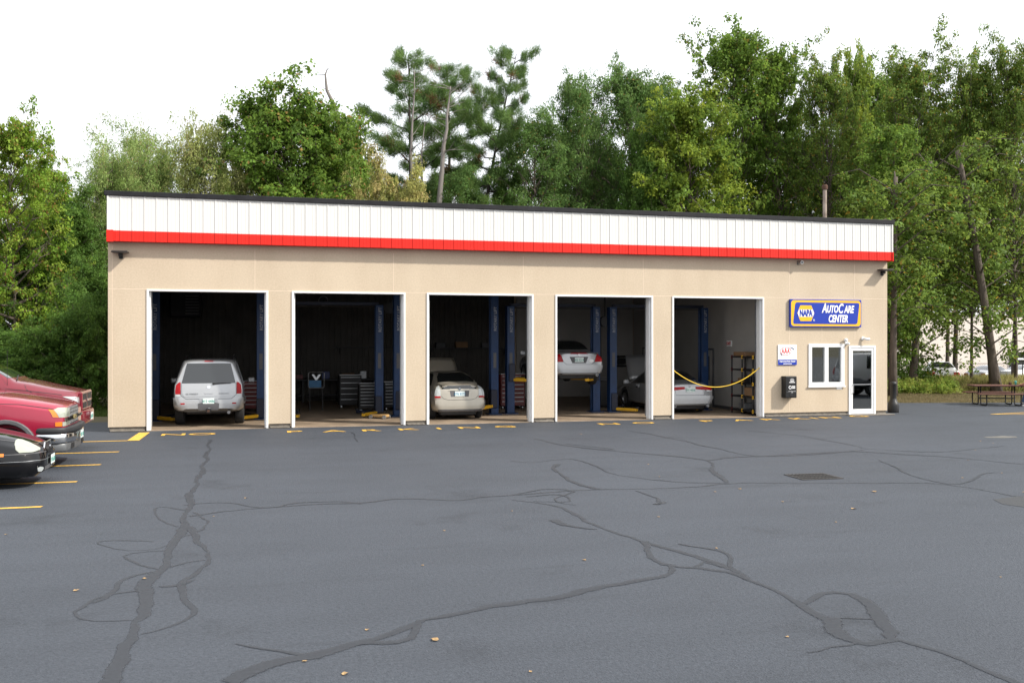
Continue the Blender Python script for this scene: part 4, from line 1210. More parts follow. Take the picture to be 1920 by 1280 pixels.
# red pickup with grey bumper
L = 5.7
cy = LY[1] * .35 + LY[2] * .65 - .42
cy = 20.85
frontX = fx(150, cy) - .12
rows = truck_rows(1.245, 1.46, 1.95)
hr_ = (L, -.98, R(38))
dcr = lambda a, b: [(a[0], a[1]), (b[0], a[1]), (b[0], b[1]), (a[0], b[1])]
F = [('hood_seam', 'black_plastic', 'right', seam([(L - 1.4, 1.28), (L - .8, 1.25), (L - .3, 1.165), (L - .12, 1.12)], .012), .002),
     ('headlight', 'lamp_haze', hr_, [(-.02, .99), (.40, .985), (.40, 1.155), (.05, 1.165), (-.06, 1.13)], .012),
     ('headlight', 'lamp_haze', hr_, dcr((.02, .825), (.40, .905)), .012),
     ('turn_light', 'lamp_amber', hr_, [(-.10, 1.0), (-.025, .99), (-.065, 1.13), (-.13, 1.14)], .012),
     ('turn_light', 'lamp_amber', hr_, dcr((-.075, .825), (.015, .905)), .012),
     ('grille_bar', 'chrome', 'front', dcr((-.90, .918), (.90, .975)), .03),
     ('grille', 'steel', 'front', [(-.50, .82), (.50, .82), (.50, 1.10), (.40, 1.165), (-.40, 1.165), (-.50, 1.10)], .006),
     ('emblem', 'badge_gold', 'front', [(-.13, .93), (-.05, .93), (-.05, .905), (.05, .905), (.05, .93), (.13, .93), (.13, .965), (.05, .965), (.05, .99), (-.05, .99), (-.05, .965), (-.13, .965)], .045),
     ('windshield', 'car_glass', 'front', [(-.74, 1.54), (.74, 1.54), (.62, 1.86), (-.62, 1.86)], .006),
     ('side_window', 'car_glass', 'right', [(2.3, 1.36), (3.78, 1.36), (3.35, 1.82), (2.4, 1.84)], .006),
     ('door_seam', 'black_plastic', 'right', seam([(3.95, 1.30), (3.98, .9), (3.96, .5)], .012), .002)]
red, bv, pp = make_car('pickup_truck', 'bright red pickup with grey fender flares and bumper, middle of the parked row', 'pickup truck', rows, (1.15, L - 1.02), 1.0, (.40, .27, .22), 'paint_red', F, (frontX - L, cy, 0), 0, cap=.85)
flare(red, L - 1.02, .42, .47, 1.035, 'grey_plastic'); flare(red, 1.15, .42, .47, 1.035, 'grey_plastic')
bumper_prism(L, .69, .80, 1.0, .14).build('bumper_pad', 'pad_dark', red, bevel=.03, smooth=True, seg=2)
bp = bumper_prism(L, .50, .685, .99, .12).build('bumper', 'chrome', red, bevel=.03, smooth=True, seg=2)
bumper_prism(L, .33, .498, .95, .08).build('valance', 'bumper_grey', red, bevel=.03, smooth=True, seg=2)

for s in (-1, 1):
    MB().prism([(s * .40, .37), (s * .66, .38), (s * .62, .47), (s * .40, .47)], L + .04, L + .085, 'x').build('bumper_vent', 'black_plastic', bp)
for k in range(5): MB().box(L + .005, L + .018, -.47, .47, .84 + .045 * k * 1.55, .852 + .045 * k * 1.55).build('grille_slat', 'chrome', red)
plate(red, (L + .155, 0, .60), FRONTROT, '482 1107')
mirrors(red, 3.75, 1.0, 1.34, 'black_plastic')
# maroon pickup
cy2 = 23.75
frontX = fx(166, cy2) - .10
rows = truck_rows(1.37, 1.57, 2.06, cw=1.26)
hr2 = (L, -.98, R(42))
F = [('headlight', 'lamp_clear', hr2, [(-.16, 1.235), (.30, 1.20), (.30, 1.06), (.10, 1.10)], .012),
     ('hood_seam', 'black_plastic', 'right', seam([(L - 1.4, 1.42), (L - .8, 1.35), (L - .3, 1.27)], .012), .002),
     ('fender_seam', 'black_plastic', 'right', seam([(L - 1.05, 1.50), (L - 1.0, 1.40), (L - .88, 1.33)], .012), .002),
     ('windshield', 'car_glass', 'front', [(-.80, 1.645), (.80, 1.645), (.68, 1.97), (-.68, 1.97)], .006),
     ('side_window', 'car_glass', 'right', [(2.3, 1.46), (4.15, 1.46), (3.72, 1.90), (2.4, 1.93)], .006),
     ('door_seam', 'black_plastic', 'right', seam([(4.30, 1.44), (4.33, .9), (4.31, .5)], .012), .002)]
ram, bv, pp = make_car('pickup_truck', 'dark maroon pickup with crosshair grille, farthest in the parked row', 'pickup truck', rows, (1.15, L - 1.02), 1.0, (.40, .27, .22), 'paint_maroon', F, (frontX - L, cy2, 0), 0, cap=.85)
g = MB().prism([(-.60, .90), (.60, .90), (.66, 1.32), (-.66, 1.32)], L - .10, L + .07, 'x').build('grille', 'paint_maroon', ram, bevel=.03)
for s in (-1, 1):
    for z0, z1 in ((.95, 1.08), (1.13, 1.27)):
        MB().prism([(s * .05, z0), (s * .53, z0), (s * .56, z1), (s * .05, z1)], L + .06, L + .075, 'x').build('grille_cell', 'black_plastic', g)
bumper_prism(L, .60, .90, .98, .16).build('bumper', 'paint_maroon', ram, bevel=.05, smooth=True, seg=3)
plate(ram, (L + .17, 0, .75), FRONTROT, '350 2261')
MB().box(L + .07, L + .09, -.05, .05, 1.08, 1.14).build('emblem', 'chrome', ram, bevel=.01)
a0 = (L - 1.38, -.93, 1.40)
MB().tube([a0, (a0[0], a0[1], a0[2] + .85)], .004, 6).build('antenna', 'black_metal', ram)
mirrors(ram, 4.05, 1.0, 1.48, 'black_plastic')
MB().tube([(L - 1.24, -.7, 1.60), (L - 1.36, .0, 1.68)], .012, 6).build('wiper', 'black_plastic', ram)
# black sedan
Ls = 5.0
cy3 = 18.15
frontX = fx(96, cy3) - .03
rows = [(.05, .34, .70, .82, .55, .80, .84, .64, 1.0, .02, .04), (.18, .28, .82, .89, .58, .86, .88, .68, 1.04, 0, .03), (.8, .25, .88, .92, .60, .88, .90, .68, 1.06, 0, 0),
        (1.5, .22, .89, .925, .60, .88, .92, .60, 1.40, 0, 0), (2.3, .22, .89, .925, .60, .88, .92, .58, 1.42, 0, 0), (2.8, .22, .89, .925, .60, .88, .90, .57, 1.38, 0, 0), (3.55, .22, .89, .925, .60, .87, .86, .74, 1.03, 0, 0),
        (4.25, .22, .88, .92, .56, .84, .76, .68, .92, 0, 0), (4.72, .20, .84, .88, .50, .78, .66, .58, .78, 0, 0), (4.93, .22, .72, .76, .46, .66, .58, .46, .68, 0, 0), (5.0, .26, .55, .58, .44, .50, .54, .38, .62, 0, 0)]
hs = (Ls - .15, -.80, R(52))
el = [(-.12, .605), (-.155, .655), (-.12, .725), (-.05, .785), (.02, .80), (.10, .785), (.20, .72), (.31, .64), (.29, .61), (.10, .598)]
F = [('headlight', 'lamp_haze', hs, el, .012),
     ('bumper', 'paint_black', (Ls - .12, -.70, R(42)), [(-.75, .30), (-.2, .22), (.7, .22), (.75, .52), (.2, .56), (-.75, .54)], .03),
     ('marker_light', 'lamp_amber', 'right', [(4.10, .565), (4.48, .555), (4.48, .60), (4.10, .61)], .036),
     ('fog_light', 'lamp_clear', (Ls - .12, -.70, R(45)), [(.10 + .06 * math.cos(R(a)), .325 + .035 * math.sin(R(a))) for a in range(0, 360, 24)], .042),
     ('grille', 'black_plastic', 'front', [(-.26, .60), (-.20, .55), (.20, .55), (.26, .60), (.22, .70), (-.22, .70)], .015),
     ('bumper_seam', 'grey_plastic', (Ls - .12, -.70, R(48)), seam([(-.6, .585), (-.1, .585), (.3, .575), (.55, .57)], .01), .004),
     ('bumper_trim', 'steel', (Ls - .12, -.70, R(45)), seam([(-.6, .47), (0, .465), (.5, .46)], .008), .034),
     ('intake', 'grey_plastic', (Ls - .12, -.70, R(40)), [(.22, .285), (.62, .285), (.62, .35), (.22, .34)], .033),
     ('windshield', 'car_glass', 'front', [(-.64, 1.06), (.64, 1.06), (.50, 1.34), (-.50, 1.34)], .006),
     ('side_window', 'car_glass', 'right', [(1.1, .97), (3.4, .93), (2.75, 1.30), (1.7, 1.33)], .006),
     ('door_seam', 'black_plastic', 'right', seam([(3.42, .90), (3.44, .60), (3.40, .28)], .01), .002),
     ('hood_seam', 'grey_plastic', 'right', seam([(3.5, .93), (4.2, .855), (4.6, .775)], .008), .002)]
sab, bv, pp = make_car('sedan', 'black sedan with cloudy oval headlight, nearest in the parked row', 'car', rows, (1.0, 3.98), .91, (.325, .215, .205), 'paint_black', F, (frontX - Ls, cy3, 0), 0)
pc = on_body(bv, 'front', 0, .63, .03)
MB().tube([(pc.x - .01 - .10 * abs(p[0]), p[0], p[1]) for p in [(-.28, .60), (-.21, .54), (.21, .54), (.28, .60), (.24, .715), (-.24, .715), (-.28, .60)]], .013, 8).build('grille_surround', 'chrome', sab)
MB().lathe([(0, .02), (.028, .02), (.028, 0)], 14, 'x', (pc.x, 0, .63)).build('emblem', 'chrome', sab)
plate(sab, (on_body(bv, 'front', 0, .42).x + .05, 0, .42), FRONTROT, '198 6630')
mirrors(sab, 3.2, .90, .95, 'paint_black')

# cars beyond the trees, and one parked right of the picture that the door glass mirrors
def simple_car(name, label, cat, loc, rz, m, group, rear=True):
    wl = [(1.0, .955), (3.42, .92), (2.78, 1.32), (1.75, 1.36), (1.35, 1.28)]
    tl = [(.50, .66), (.80, .66), (.82, .76), (.78, .86), (.50, .86)]
    F = [('rear_window', 'car_glass', 'rear', [(-.66, 1.10), (.66, 1.10), (.46, 1.385), (-.46, 1.385)], .006),
         ('windshield', 'car_glass', 'front', [(-.64, 1.03), (.64, 1.03), (.48, 1.36), (-.48, 1.36)], .006),
         ('side_window', 'car_glass', 'left', wl, .006), ('side_window', 'car_glass', 'right', wl, .006),
         ('tail_light', 'lamp_red', 'rear', tl, .012), ('tail_light', 'lamp_red', 'rear', mirror_pts(tl)[::-1], .012)]
    t, bv, pp = make_car(name, label, cat, sedan_rows(), (1.02, 3.78), .90, (.33, .215, .215), m, F, loc, rz, group, under=False)
    MB().box(-.155, .155, -.006, .0, -.078, .078).build('license_plate', 'plate_white', t, loc=on_body(bv, 'rear', 0, .72, .02)).rotation_euler = REARROT
    return t
def far_at(px, py, z):                              # a point of height z at a pixel
    return gnd(px, py, z)
FAR = 'cars parked beyond the trees'
x, y = depthpt(1771, 55)
simple_car('sedan', 'white sedan with red tail lights half hidden by weeds beyond the trees', 'car', (x, y, zg(x, y)), R(58), 'paint_white', FAR)
x, y = depthpt(1826, 70); c2 = simple_car('sedan', 'silver blue car left of the leaning tree trunk by the pale building', 'car', (x, y, zg(x, y) + .04), R(20), 'paint_silver', FAR)
for px, Z, lab, rz in ((1885, 70, 'white car right of the leaning tree trunk, below the far glass door', 10), (1935, 72, 'pale silver car at the right picture edge behind the chain link fence', 5)):
    c = copy_tree(c2); x, y = depthpt(px, Z); c.location = (x, y, zg(x, y) + .04); c.rotation_euler.z = R(rz); c['label'] = lab
    if px == 1885:
        for ch in c.children:
            if ch.name.startswith('body'):
                ch.data = ch.data.copy(); ch.data.materials[0] = MATS['paint_white']
suv2 = copy_tree(suv); suv2['label'] = 'silver SUV parked right of the picture and mirrored in the glass door'; suv2.location = (25.6, 17.6, 0); suv2.rotation_euler = (0, 0, R(8))
for ch in suv2.children:
    if ch.name.startswith('body'): ch.data = ch.data.copy(); ch.data.materials[0] = MATS['paint_white']
for ch in list(suv2.children):
    if ch.name.startswith(('license_plate', 'lettering')):
        for g2 in list(ch.children): bpy.data.objects.remove(g2)
        bpy.data.objects.remove(ch)

# ------------------------------------------------------------------ car lifts
def lift(xl, xr, y, h, overhead, label, arm_z=.12, arms=True, letters=(1, 1)):
    t = thing('car_lift', label, 'car lift', ((xl + xr) / 2, y, .012), 0, 'two post lifts in the bays')
    c = (xl + xr) / 2
    for s, x, lt in ((1, xl - c, letters[0]), (-1, xr - c, letters[1])):
        MB().box(x - .22, x + .22, -.30, .30, 0, .025).build('base_plate', 'lift_blue', t)
        post = MB().prism([(x - .13, -.15), (x + .13, -.15), (x + .13, -.10), (x + .09, -.10), (x + .09, .10), (x + .13, .10), (x + .13, .15), (x - .13, .15)] if s > 0 else
                   [(x + .13, -.15), (x + .13, .15), (x - .13, .15), (x - .13, .10), (x - .09, .10), (x - .09, -.10), (x - .13, -.10), (x - .13, -.15)], .026, h, 'z').build('post', 'lift_blue', t, bevel=.01)
        if lt:
            zt = min(h, 3.66) - .50
            text('ROTARY LIFT', .135, 'letter_dim', post, (x + .02, -.153, zt + .02), (0, R(-90), 0), 'lettering', bold=.003)
            post.children[-1].rotation_euler = (R(90), R(-90), 0)
        car = MB().box(x - .11 + s * .03, x + .11 + s * .03, -.20, .20, arm_z - .06, arm_z + .55).build('carriage', 'lift_dark', t, bevel=.015)
        if arms:
            for dy, L_ in ((-1, .95), (1, .85)):
                a = R(58) * dy if dy < 0 else R(50)
                e = Vector((x + s * (.10 + L_ * math.cos(a)), (L_ * math.sin(a)), arm_z))
                b = Vector((x + s * .10, .12 * dy, arm_z))
                d = (e - b); M = Matrix.Rotation(math.atan2(d.y, d.x), 3, 'Z')
                MB().obox((b + e) / 2, (d.length, .13, .10), M).build('arm', 'yellow_paint' if dy < 0 or arm_z > .5 else 'lift_dark', t, bevel=.012)
                MB().lathe([(0, arm_z + .10), (.07, arm_z + .10), (.07, arm_z + .05), (.04, arm_z + .05)], 14, 'z', (e.x, e.y, 0)).build('lift_pad', 'rubber', t)
        sd = x + s * -.0
        MB().box(x - .05, x + .05, -.158, -.151, 1.55, 2.05).build('label_strip', 'grey_plastic', t)
    if overhead:
        MB().box(xl - c, xr - c, -.05, .05, h - .02, h + .09).build('overhead_beam', 'lift_dark', t, bevel=.01)
        MB().tube([(xl - c + .15, -.09, h - .06), (xr - c - .15, -.09, h - .06)], .018, 6).build('shutoff_bar', 'black_metal', t)
    return t

LYY = 31.25
lift(-2.92, .22, LYY, 4.6, False, 'blue two post lift straddling the silver SUV in the leftmost bay', .10)
lift(.74, 3.97, LYY + .3, 3.62, True, 'blue two post lift with overhead beam in the empty second bay', .10)
lift(4.52, 7.75, LYY - .1, 4.6, False, 'tall blue two post lift around the beige hatchback', .28)
lift(8.36, 11.42, LYY + .1, 3.62, True, 'blue two post lift holding the raised silver sedan', 1.14)
lift(12.0, 15.46, LYY, 3.62, True, 'blue two post lift around the sedan with the raised hood in the rightmost bay', .10)

# ------------------------------------------------------------------ things inside the shop
def at_in(px, Y): return fx(px, Y)
def drawer_chest(x, y, w, d, h, m, label, n=6, rz=0):
    t = thing('tool_chest', label, 'tool chest', (x, y, .012), rz)
    MB().box(-w / 2, w / 2, -d / 2, d / 2, .12, h).build('cabinet', m, t, bevel=.012)
    dh = (h - .2) / n
    for k in range(n):
        z = .16 + dh * k
        q = MB().box(-w / 2 + .03, w / 2 - .03, -d / 2 - .018, -d / 2 - .001, z, z + dh - .015).build('drawer', m, t, bevel=.004)
        MB().box(-w / 2 + .05, w / 2 - .05, -d / 2 - .034, -d / 2 - .018, z + dh - .045, z + dh - .025).build('handle', 'steel', q)
    for sx_ in (-1, 1):
        for sy in (-1, 1):
            MB().lathe([(0, -.02), (.055, -.02), (.055, .02), (0, .02)], 14, 'x', (sx_ * (w / 2 - .08), sy * (d / 2 - .08), .056)).build('caster', 'alloy', t)
    MB().box(-w / 2 - .005, w / 2 + .005, -d / 2 - .01, d / 2, h, h + .02).build('top', 'steel', t)
    return t
drawer_chest(fx(692, 33.5), 33.5, .75, .5, .98, 'black_metal', 'black tool chest with steel drawer pulls beside the lift post in the second bay', 7)
drawer_chest(fx(733, 34.0), 34.0, .55, .5, 1.0, 'black_metal', 'narrow black tool chest between the two posts in the second bay', 7)
drawer_chest(fx(656, 35.5), 35.5, .8, .5, 1.2, 'black_metal', 'tall dark tool chest left of the drawer chest in the second bay', 5)
drawer_chest(fx(470, 34.5), 34.5, .8, .5, 1.05, 'tool_red', 'red tool chest behind the silver SUV in the leftmost bay', 6)
drawer_chest(fx(958, 33.6), 33.6, .9, .55, 1.25, 'tool_red', 'red tool chest behind the blue post in the middle bay', 7)
# oil sign frame
t = thing('display_rack', 'wire framed rack with grey V emblem and blue panel in the second bay', 'rack', (fx(593, 34.5), 34.5, .8))
P = rrect(-.27, .27, 0, .56, .07)
MB().tube([(p[0], -.02, p[1]) for p in P] + [(P[0][0], -.02, P[0][1])], .014, 8).build('frame', 'alloy', t)
MB().box(-.25, .17, -.012, .01, .02, .27).build('blue_panel', 'sign_blue_dim', t)
MB().prism([(-.16, .48), (-.08, .48), (.0, .36), (.08, .48), (.16, .48), (.03, .28), (-.03, .28)], -.02, .0, 'y').build('emblem', 'alloy', t)

for sx_ in (-.22, .22): MB().box(sx_ - .015, sx_ + .015, 0, .03, -.79, .0).build('stand_leg', 'black_metal', t)
# workbench along the back
t = thing('workbench', 'long dark workbench along the back wall of the second bay', 'workbench', (2.6, 39.4, .012))
MB().box(-2.2, 2.2, -.4, .4, .86, .92).build('bench_top', 'black_plastic', t, bevel=.008)
for x in (-2.1, -.7, .7, 2.1): MB().box(x - .04, x + .04, -.36, .36, 0, .858).build('leg', 'black_metal', t)
MB().box(-2.1, 2.1, -.34, .34, .25, .28).build('shelf', 'black_plastic', t)
for x, w_, h_, m in ((-1.6, .3, .25, 'grey_plastic'), (-.9, .4, .18, 'tool_red'), (.2, .3, .3, 'sign_navy'), (1.1, .5, .22, 'cardboard'), (1.7, .25, .3, 'steel')):
    tag(MB().box(-w_ / 2, w_ / 2, -.15, .15, 0, h_).build('storage_bin', m, None, bevel=.01, loc=(2.6 + x, 39.35, .935)), {'grey_plastic': 'grey bin at the left end of the long workbench', 'tool_red': 'red bin on the long workbench', 'sign_navy': 'navy blue bin on the long workbench', 'cardboard': 'cardboard box on the long workbench', 'steel': 'steel can at the right end of the long workbench'}[m], 'bin')
def wall_shelf(x0, x1, y, z, label):
    t = thing('wall_shelf', label, 'shelf', ((x0 + x1) / 2, y, z)); w_ = (x1 - x0) / 2
    MB().box(-w_, w_, -.35, 0, -.02, .02).build('board', 'black_plastic', t)
    for x in (-w_ + .2, w_ - .2): MB().prism([(0, -.021), (0, -.30), (-.30, -.021)], x - .015, x + .015, 'x').build('bracket', 'black_metal', t)
    return t
wall_shelf(3.2, 6.2, 40.05, 2.2, 'dark wall shelf behind the second bay lift post')
wall_shelf(7.0, 10.6, 40.05, 2.15, 'dark wall shelf on the back wall of the middle bay')
for x, w_, h_, m, lab in ((7.6, .4, .22, 'black_plastic', 'black box at the left of the middle bay wall shelf'), (8.5, .5, .25, 'cardboard', 'cardboard box on the middle bay wall shelf'), (9.6, .45, .2, 'grey_plastic', 'grey box at the right of the middle bay wall shelf')):
    tag(MB().box(-w_ / 2, w_ / 2, -.14, .14, 0, h_).build('storage_box', m, None, bevel=.01, loc=(x, 39.88, 2.175)), lab, 'box')
# unit heater
t = thing('unit_heater', 'dark louvered unit heater hanging high in the leftmost bay', 'heater', (fx(349, 38.5), 38.5, 3.35))
MB().box(-.55, .55, -.4, .4, 0, 1.0).build('housing', 'black_metal', t, bevel=.03)
for k in range(7): MB().box(.0, .48, -.43, -.401, .12 + .11 * k, .16 + .11 * k).build('louver', 'grey_plastic', t)
for x in (-.4, .4): MB().box(x - .012, x + .012, -.01, .01, 1.0, 1.74).build('hanger', 'black_metal', t)
# wall fan
t = thing('wall_fan', 'round wall fan with pale ring high on the back wall of the second bay', 'fan', (fx(606, 40.05), 40.05, fz(606, 562, 40.05)))
MB().lathe([(.17, -.16), (.20, -.16), (.20, -.0), (.17, -.0)], 24, 'y').build('ring', 'fan_grey', t)
MB().lathe([(0, -.12), (.05, -.11), (.05, -.02)], 12, 'y').build('hub', 'black_plastic', t)
for k in range(4):
    a = k * math.pi / 2 + .4; c, s_ = math.cos(a), math.sin(a)
    MB().add([(.04 * c, -.09, .04 * s_), (.16 * c - .05 * s_, -.10, .16 * s_ + .05 * c), (.165 * c + .05 * s_, -.05, .165 * s_ - .05 * c)], [(0, 1, 2)]).build('blade', 'grey_plastic', t)
MB().box(-.008, .008, -.02, -.001, -2.4, -.2).build('cord', 'black_plastic', t)
# hose reels
def reel(px, py, Y, r, label, drop):
    x, z = fx(px, Y), fz(px, py, Y)
    t = thing('hose_reel', label, 'hose reel', (x, Y, z), 0, 'hose reels hanging between the lifts')
    MB().lathe([(0, -.12), (r, -.12), (r, -.10), (r * .55, -.09), (r * .55, .09), (r, .10), (r, .12), (0, .12)], 24, 'y').build('drum', 'black_plastic', t, bevel=0)
    MB().lathe([(r * .56, -.085), (r * .9, -.08), (r * .9, .08), (r * .56, .085)], 20, 'y').build('hose', 'rubber', t)
    MB().box(-.02, .02, -.02, .02, r * .9, 5.1 - z).build('hanger', 'black_metal', t)
    MB().tube([(-.16, -.03, -.1), (-.17, -.03, -.3), (-.15, -.03, -drop)], .012, 6).build('hose_end', 'rubber', t)
reel(730, 575, 32.2, .20, 'black hose reel beside the blue post in the second bay', .5)
reel(1134, 601, 32.6, .20, 'black hose reel between the posts in the fourth bay', 1.6)
# things in the fourth bay
t = thing('trash_bin', 'tall black wheeled bin beside the lift in the fourth bay', 'bin', (fx(1133, 33.2), 33.2, .012))
MB().add([(-.25, -.28, .06), (.25, -.28, .06), (.25, .28, .06), (-.25, .28, .06), (-.33, -.36, 1.0), (.33, -.36, 1.0), (.33, .36, 1.0), (-.33, .36, 1.0)], [(0, 1, 2, 3), (4, 5, 6, 7), (0, 1, 5, 4), (1, 2, 6, 5), (2, 3, 7, 6), (3, 0, 4, 7)]).build('bin_body', 'black_plastic', t, bevel=.03)
MB().prism([(-.38, 1.0), (.38, 1.0), (.36, 1.07), (-.3, 1.12)], -.35, .35, 'x').build('lid', 'grey_plastic', t, bevel=.015)
for s in (-1, 1): MB().lathe([(0, -.03), (.10, -.03), (.10, .03), (0, .03)], 16, 'x', (s * .22, .26, .10)).build('wheel', 'rubber', t)
for px, lab in ((1165, 'dark padded creeper seat hung on the back wall beside the blue post'), (1196, 'dark padded creeper seat hung on the back wall by the bay edge')):
    t = thing('hanging_creeper', lab, 'creeper', (fx(px, 40.1), 40.1, 1.35))
    P = rrect(-.33, .33, 0, .42, .12)
    MB().tube([(p[0], -.06, p[1]) for p in P] + [(P[0][0], -.06, P[0][1])], .045, 8).build('frame', 'black_plastic', t)
    MB().box(-.2, .2, -.06, -.02, .08, .34).build('pad', 'black_plastic', t, bevel=.015)
# shelving unit in the last bay
sx0, sx1, sy0, sy1 = 15.80, 16.36, 28.35, 29.85
t = thing('shelving_unit', 'black plastic shelving unit with red and yellow joints beside the right jamb', 'shelves', (sx0, sy0, .012))
W_, D_ = sx1 - sx0, sy1 - sy0
LV = [.10, .56, 1.00, 1.45, 1.88]
for z in LV: MB().box(0, W_, 0, D_, z, z + .05).build('shelf', 'black_plastic', t, bevel=.006)
for (x, y), jm in (((.03, .03), 'yellow_paint'), ((W_ - .03, .03), 'yellow_paint'), ((.03, D_ - .03), 'tool_red'), ((W_ - .03, D_ - .03), 'tool_red'), ((.03, D_ / 2), 'yellow_paint')):
    po = MB().lathe([(.026, 0), (.026, 1.93)], 10, 'z', (x, y, 0)).build('post', 'black_plastic', t)
    for z in LV: MB().lathe([(.034, z - .03), (.034, z + .08)], 10, 'z', (x, y, 0)).build('joint', jm, po)
for x, y, z, w_, d_, h_, m, lab in ((.28, 1.05, 1.94, .44, .75, .14, 'cardboard', 'flat cardboard box on top of the black shelving unit'), (.26, .55, 1.06, .3, .4, .22, 'black_plastic', 'black box on the middle shelf of the shelving unit'), (.28, 1.1, 1.06, .3, .3, .13, 'cardboard', 'small carton on the middle shelf of the shelving unit'),
                                  (.28, .5, .62, .36, .5, .28, 'cardboard', 'larger carton on the second shelf of the shelving unit'), (.28, 1.0, .16, .3, .4, .2, 'steel', 'grey tin on the lowest shelf of the shelving unit')):
    tag(MB().box(-w_ / 2, w_ / 2, -d_ / 2, d_ / 2, 0, h_).build('storage_box', m, None, bevel=.01, loc=(sx0 + x, sy0 + y, z + .008)), lab, 'box')
# floor jack in the second bay
t = thing('floor_jack', 'yellow and tan floor jack at the foot of the second bay post', 'jack', (fx(712, 30.3), 30.3, .012), R(-40))
MB().box(-.3, .3, -.10, .10, .05, .14).build('frame', 'jack_tan', t, bevel=.02)
for x in (-.25, .25):
    for s in (-1, 1): MB().lathe([(0, -.025), (.06, -.025), (.06, .025), (0, .025)], 14, 'y', (x, s * .13, .06)).build('wheel', 'steel', t)
MB().tube([(-.2, 0, .12), (.2, 0, .22)], .03, 8).build('lift_arm', 'black_metal', t)

# ------------------------------------------------------------------ smoking post by the corner
x, y = gnd(1674, 771)
t = thing('ash_receptacle', 'black bottle shaped ash receptacle at the right building corner', 'ash bin', (x + .02, y, 0))
MB().lathe([(0, .0), (.18, .0), (.19, .03), (.185, .26), (.17, .33), (.125, .40), (.105, .48)], 20).build('base', 'black_plastic', t, smooth=True)
MB().lathe([(.103, .48), (.10, .95), (.108, .96), (.108, 1.03), (.07, 1.06), (0, 1.07)], 20).build('neck', 'black_plastic', t, smooth=True)

# ------------------------------------------------------------------ picnic table
tx, ty = gnd(1868, 757)
t = thing('picnic_table', 'brown slatted picnic table with black tube frame on the asphalt edge', 'picnic table', (tx, ty, 0), -TH - .10)
pl = MB().box(-.95, .95, -.07, .07, 0, .04).mesh('slat', 'table_wood', bevel=.006)
tt = MB().box(-.90, .90, -.36, .36, .715, .728).build('table_top', 'black_metal', t)
for k in range(5): link('slat', pl, tt, (0, -.31 + .155 * k, .735))
for s in (-1, 1):
    b = MB().box(-.88, .88, s * .72 - .12, s * .72 + .12, .425, .436).build('bench', 'black_metal', t)
    for k in (-1, 1): link('slat', pl, b, (0, s * .72 + k * .075, .44))
for x in (-.62, .62):
    for s in (-1, 1):
        MB().tube([(x, s * .12, .71), (x, s * .12, .10), (x, s * .16, .04), (x, s * .22, .025), (x, s * .62, .025), (x, s * .70, .05), (x, s * .72, .10), (x, s * .72, .42)], .024, 8).build('leg', 'black_metal', t, smooth=True)
MB().tube([(-.62, .0, .26), (.62, .0, .26)], .022, 8).tube([(-.62, -.12, .26), (-.62, .12, .26)], .02, 8).tube([(.62, -.12, .26), (.62, .12, .26)], .02, 8).build('cross_bar', 'black_metal', t)
TM = Matrix.Translation((tx, ty, 0)) @ Matrix.Rotation(-TH - .10, 4, 'Z')
def tpt(x, y, z): return TM @ Vector((x, y, z))
# cup and wallet on the table
p = tpt(.66, -.12, .776)
t = thing('travel_cup', 'teal travel cup on the picnic table', 'cup', p)
MB().lathe([(0, 0), (.032, 0), (.045, .13), (.046, .14)], 16).build('cup_body', 'cup_teal', t, smooth=True)
MB().lathe([(.048, .138), (.048, .155), (.03, .165), (0, .166)], 16).build('lid', 'cup_teal', t)
p = tpt(.50, -.02, .776)
tag(MB().box(-.05, .05, -.04, .04, 0, .11).build('tin_can', 'rust', None, bevel=.012, loc=p), 'dark brown tin beside the teal cup on the picnic table', 'tin')

# ------------------------------------------------------------------ person sitting at the table
def skin_body(name, joints, edges, parent, m, root=0, lv=2):
    me = bpy.data.meshes.new(name)
    me.from_pydata([j[:3] for j in joints], edges, [])
    o = bpy.data.objects.new('tmp', me); COL.objects.link(o)
    md = o.modifiers.new('skin', 'SKIN'); md.use_smooth_shade = True
    for i, j in enumerate(joints):
        r = j[3]; me.skin_vertices[0].data[i].radius = (r, r) if not isinstance(r, tuple) else r
        me.skin_vertices[0].data[i].use_root = (i == root)
    sb = o.modifiers.new('sub', 'SUBSURF'); sb.levels = lv; sb.render_levels = lv
    dg = bpy.context.evaluated_depsgraph_get()
    r = bpy.data.meshes.new_from_object(o.evaluated_get(dg))
    bpy.data.objects.remove(o)
    r.materials.clear(); r.materials.append(MATS[m])
    r.polygons.foreach_set('use_smooth', [True] * len(r.polygons))
    return link(name, r, parent)
# sits sideways on the bench end, facing the table's left end (local -x)
ph = thing('person', 'person in navy shirt and blue jeans sitting at the picnic table', 'person', tpt(1.12, -.72, 0), -TH - .10)
# local: x along table, facing +y toward the table; pelvis over the bench
J = [(0, 0, .56, .13), (0, .02, .78, .125), (0, .05, 1.0, .14), (0, .07, 1.13, .085), (0, .09, 1.20, .055), (0, .10, 1.30, .085), (0, .11, 1.40, .09),
     (-.19, .06, 1.05, .062), (-.26, .18, .86, .046), (-.33, .40, .80, .038), (-.36, .48, .80, .034),
     (.19, .06, 1.05, .062), (.26, .16, .84, .046), (.10, .38, .80, .038), (.04, .45, .80, .034)]
E = [(0, 1), (1, 2), (2, 3), (3, 4), (4, 5), (5, 6), (2, 7), (7, 8), (8, 9), (9, 10), (2, 11), (11, 12), (12, 13), (13, 14)]
bodyo = skin_body('body', J, E, ph, 'skin')
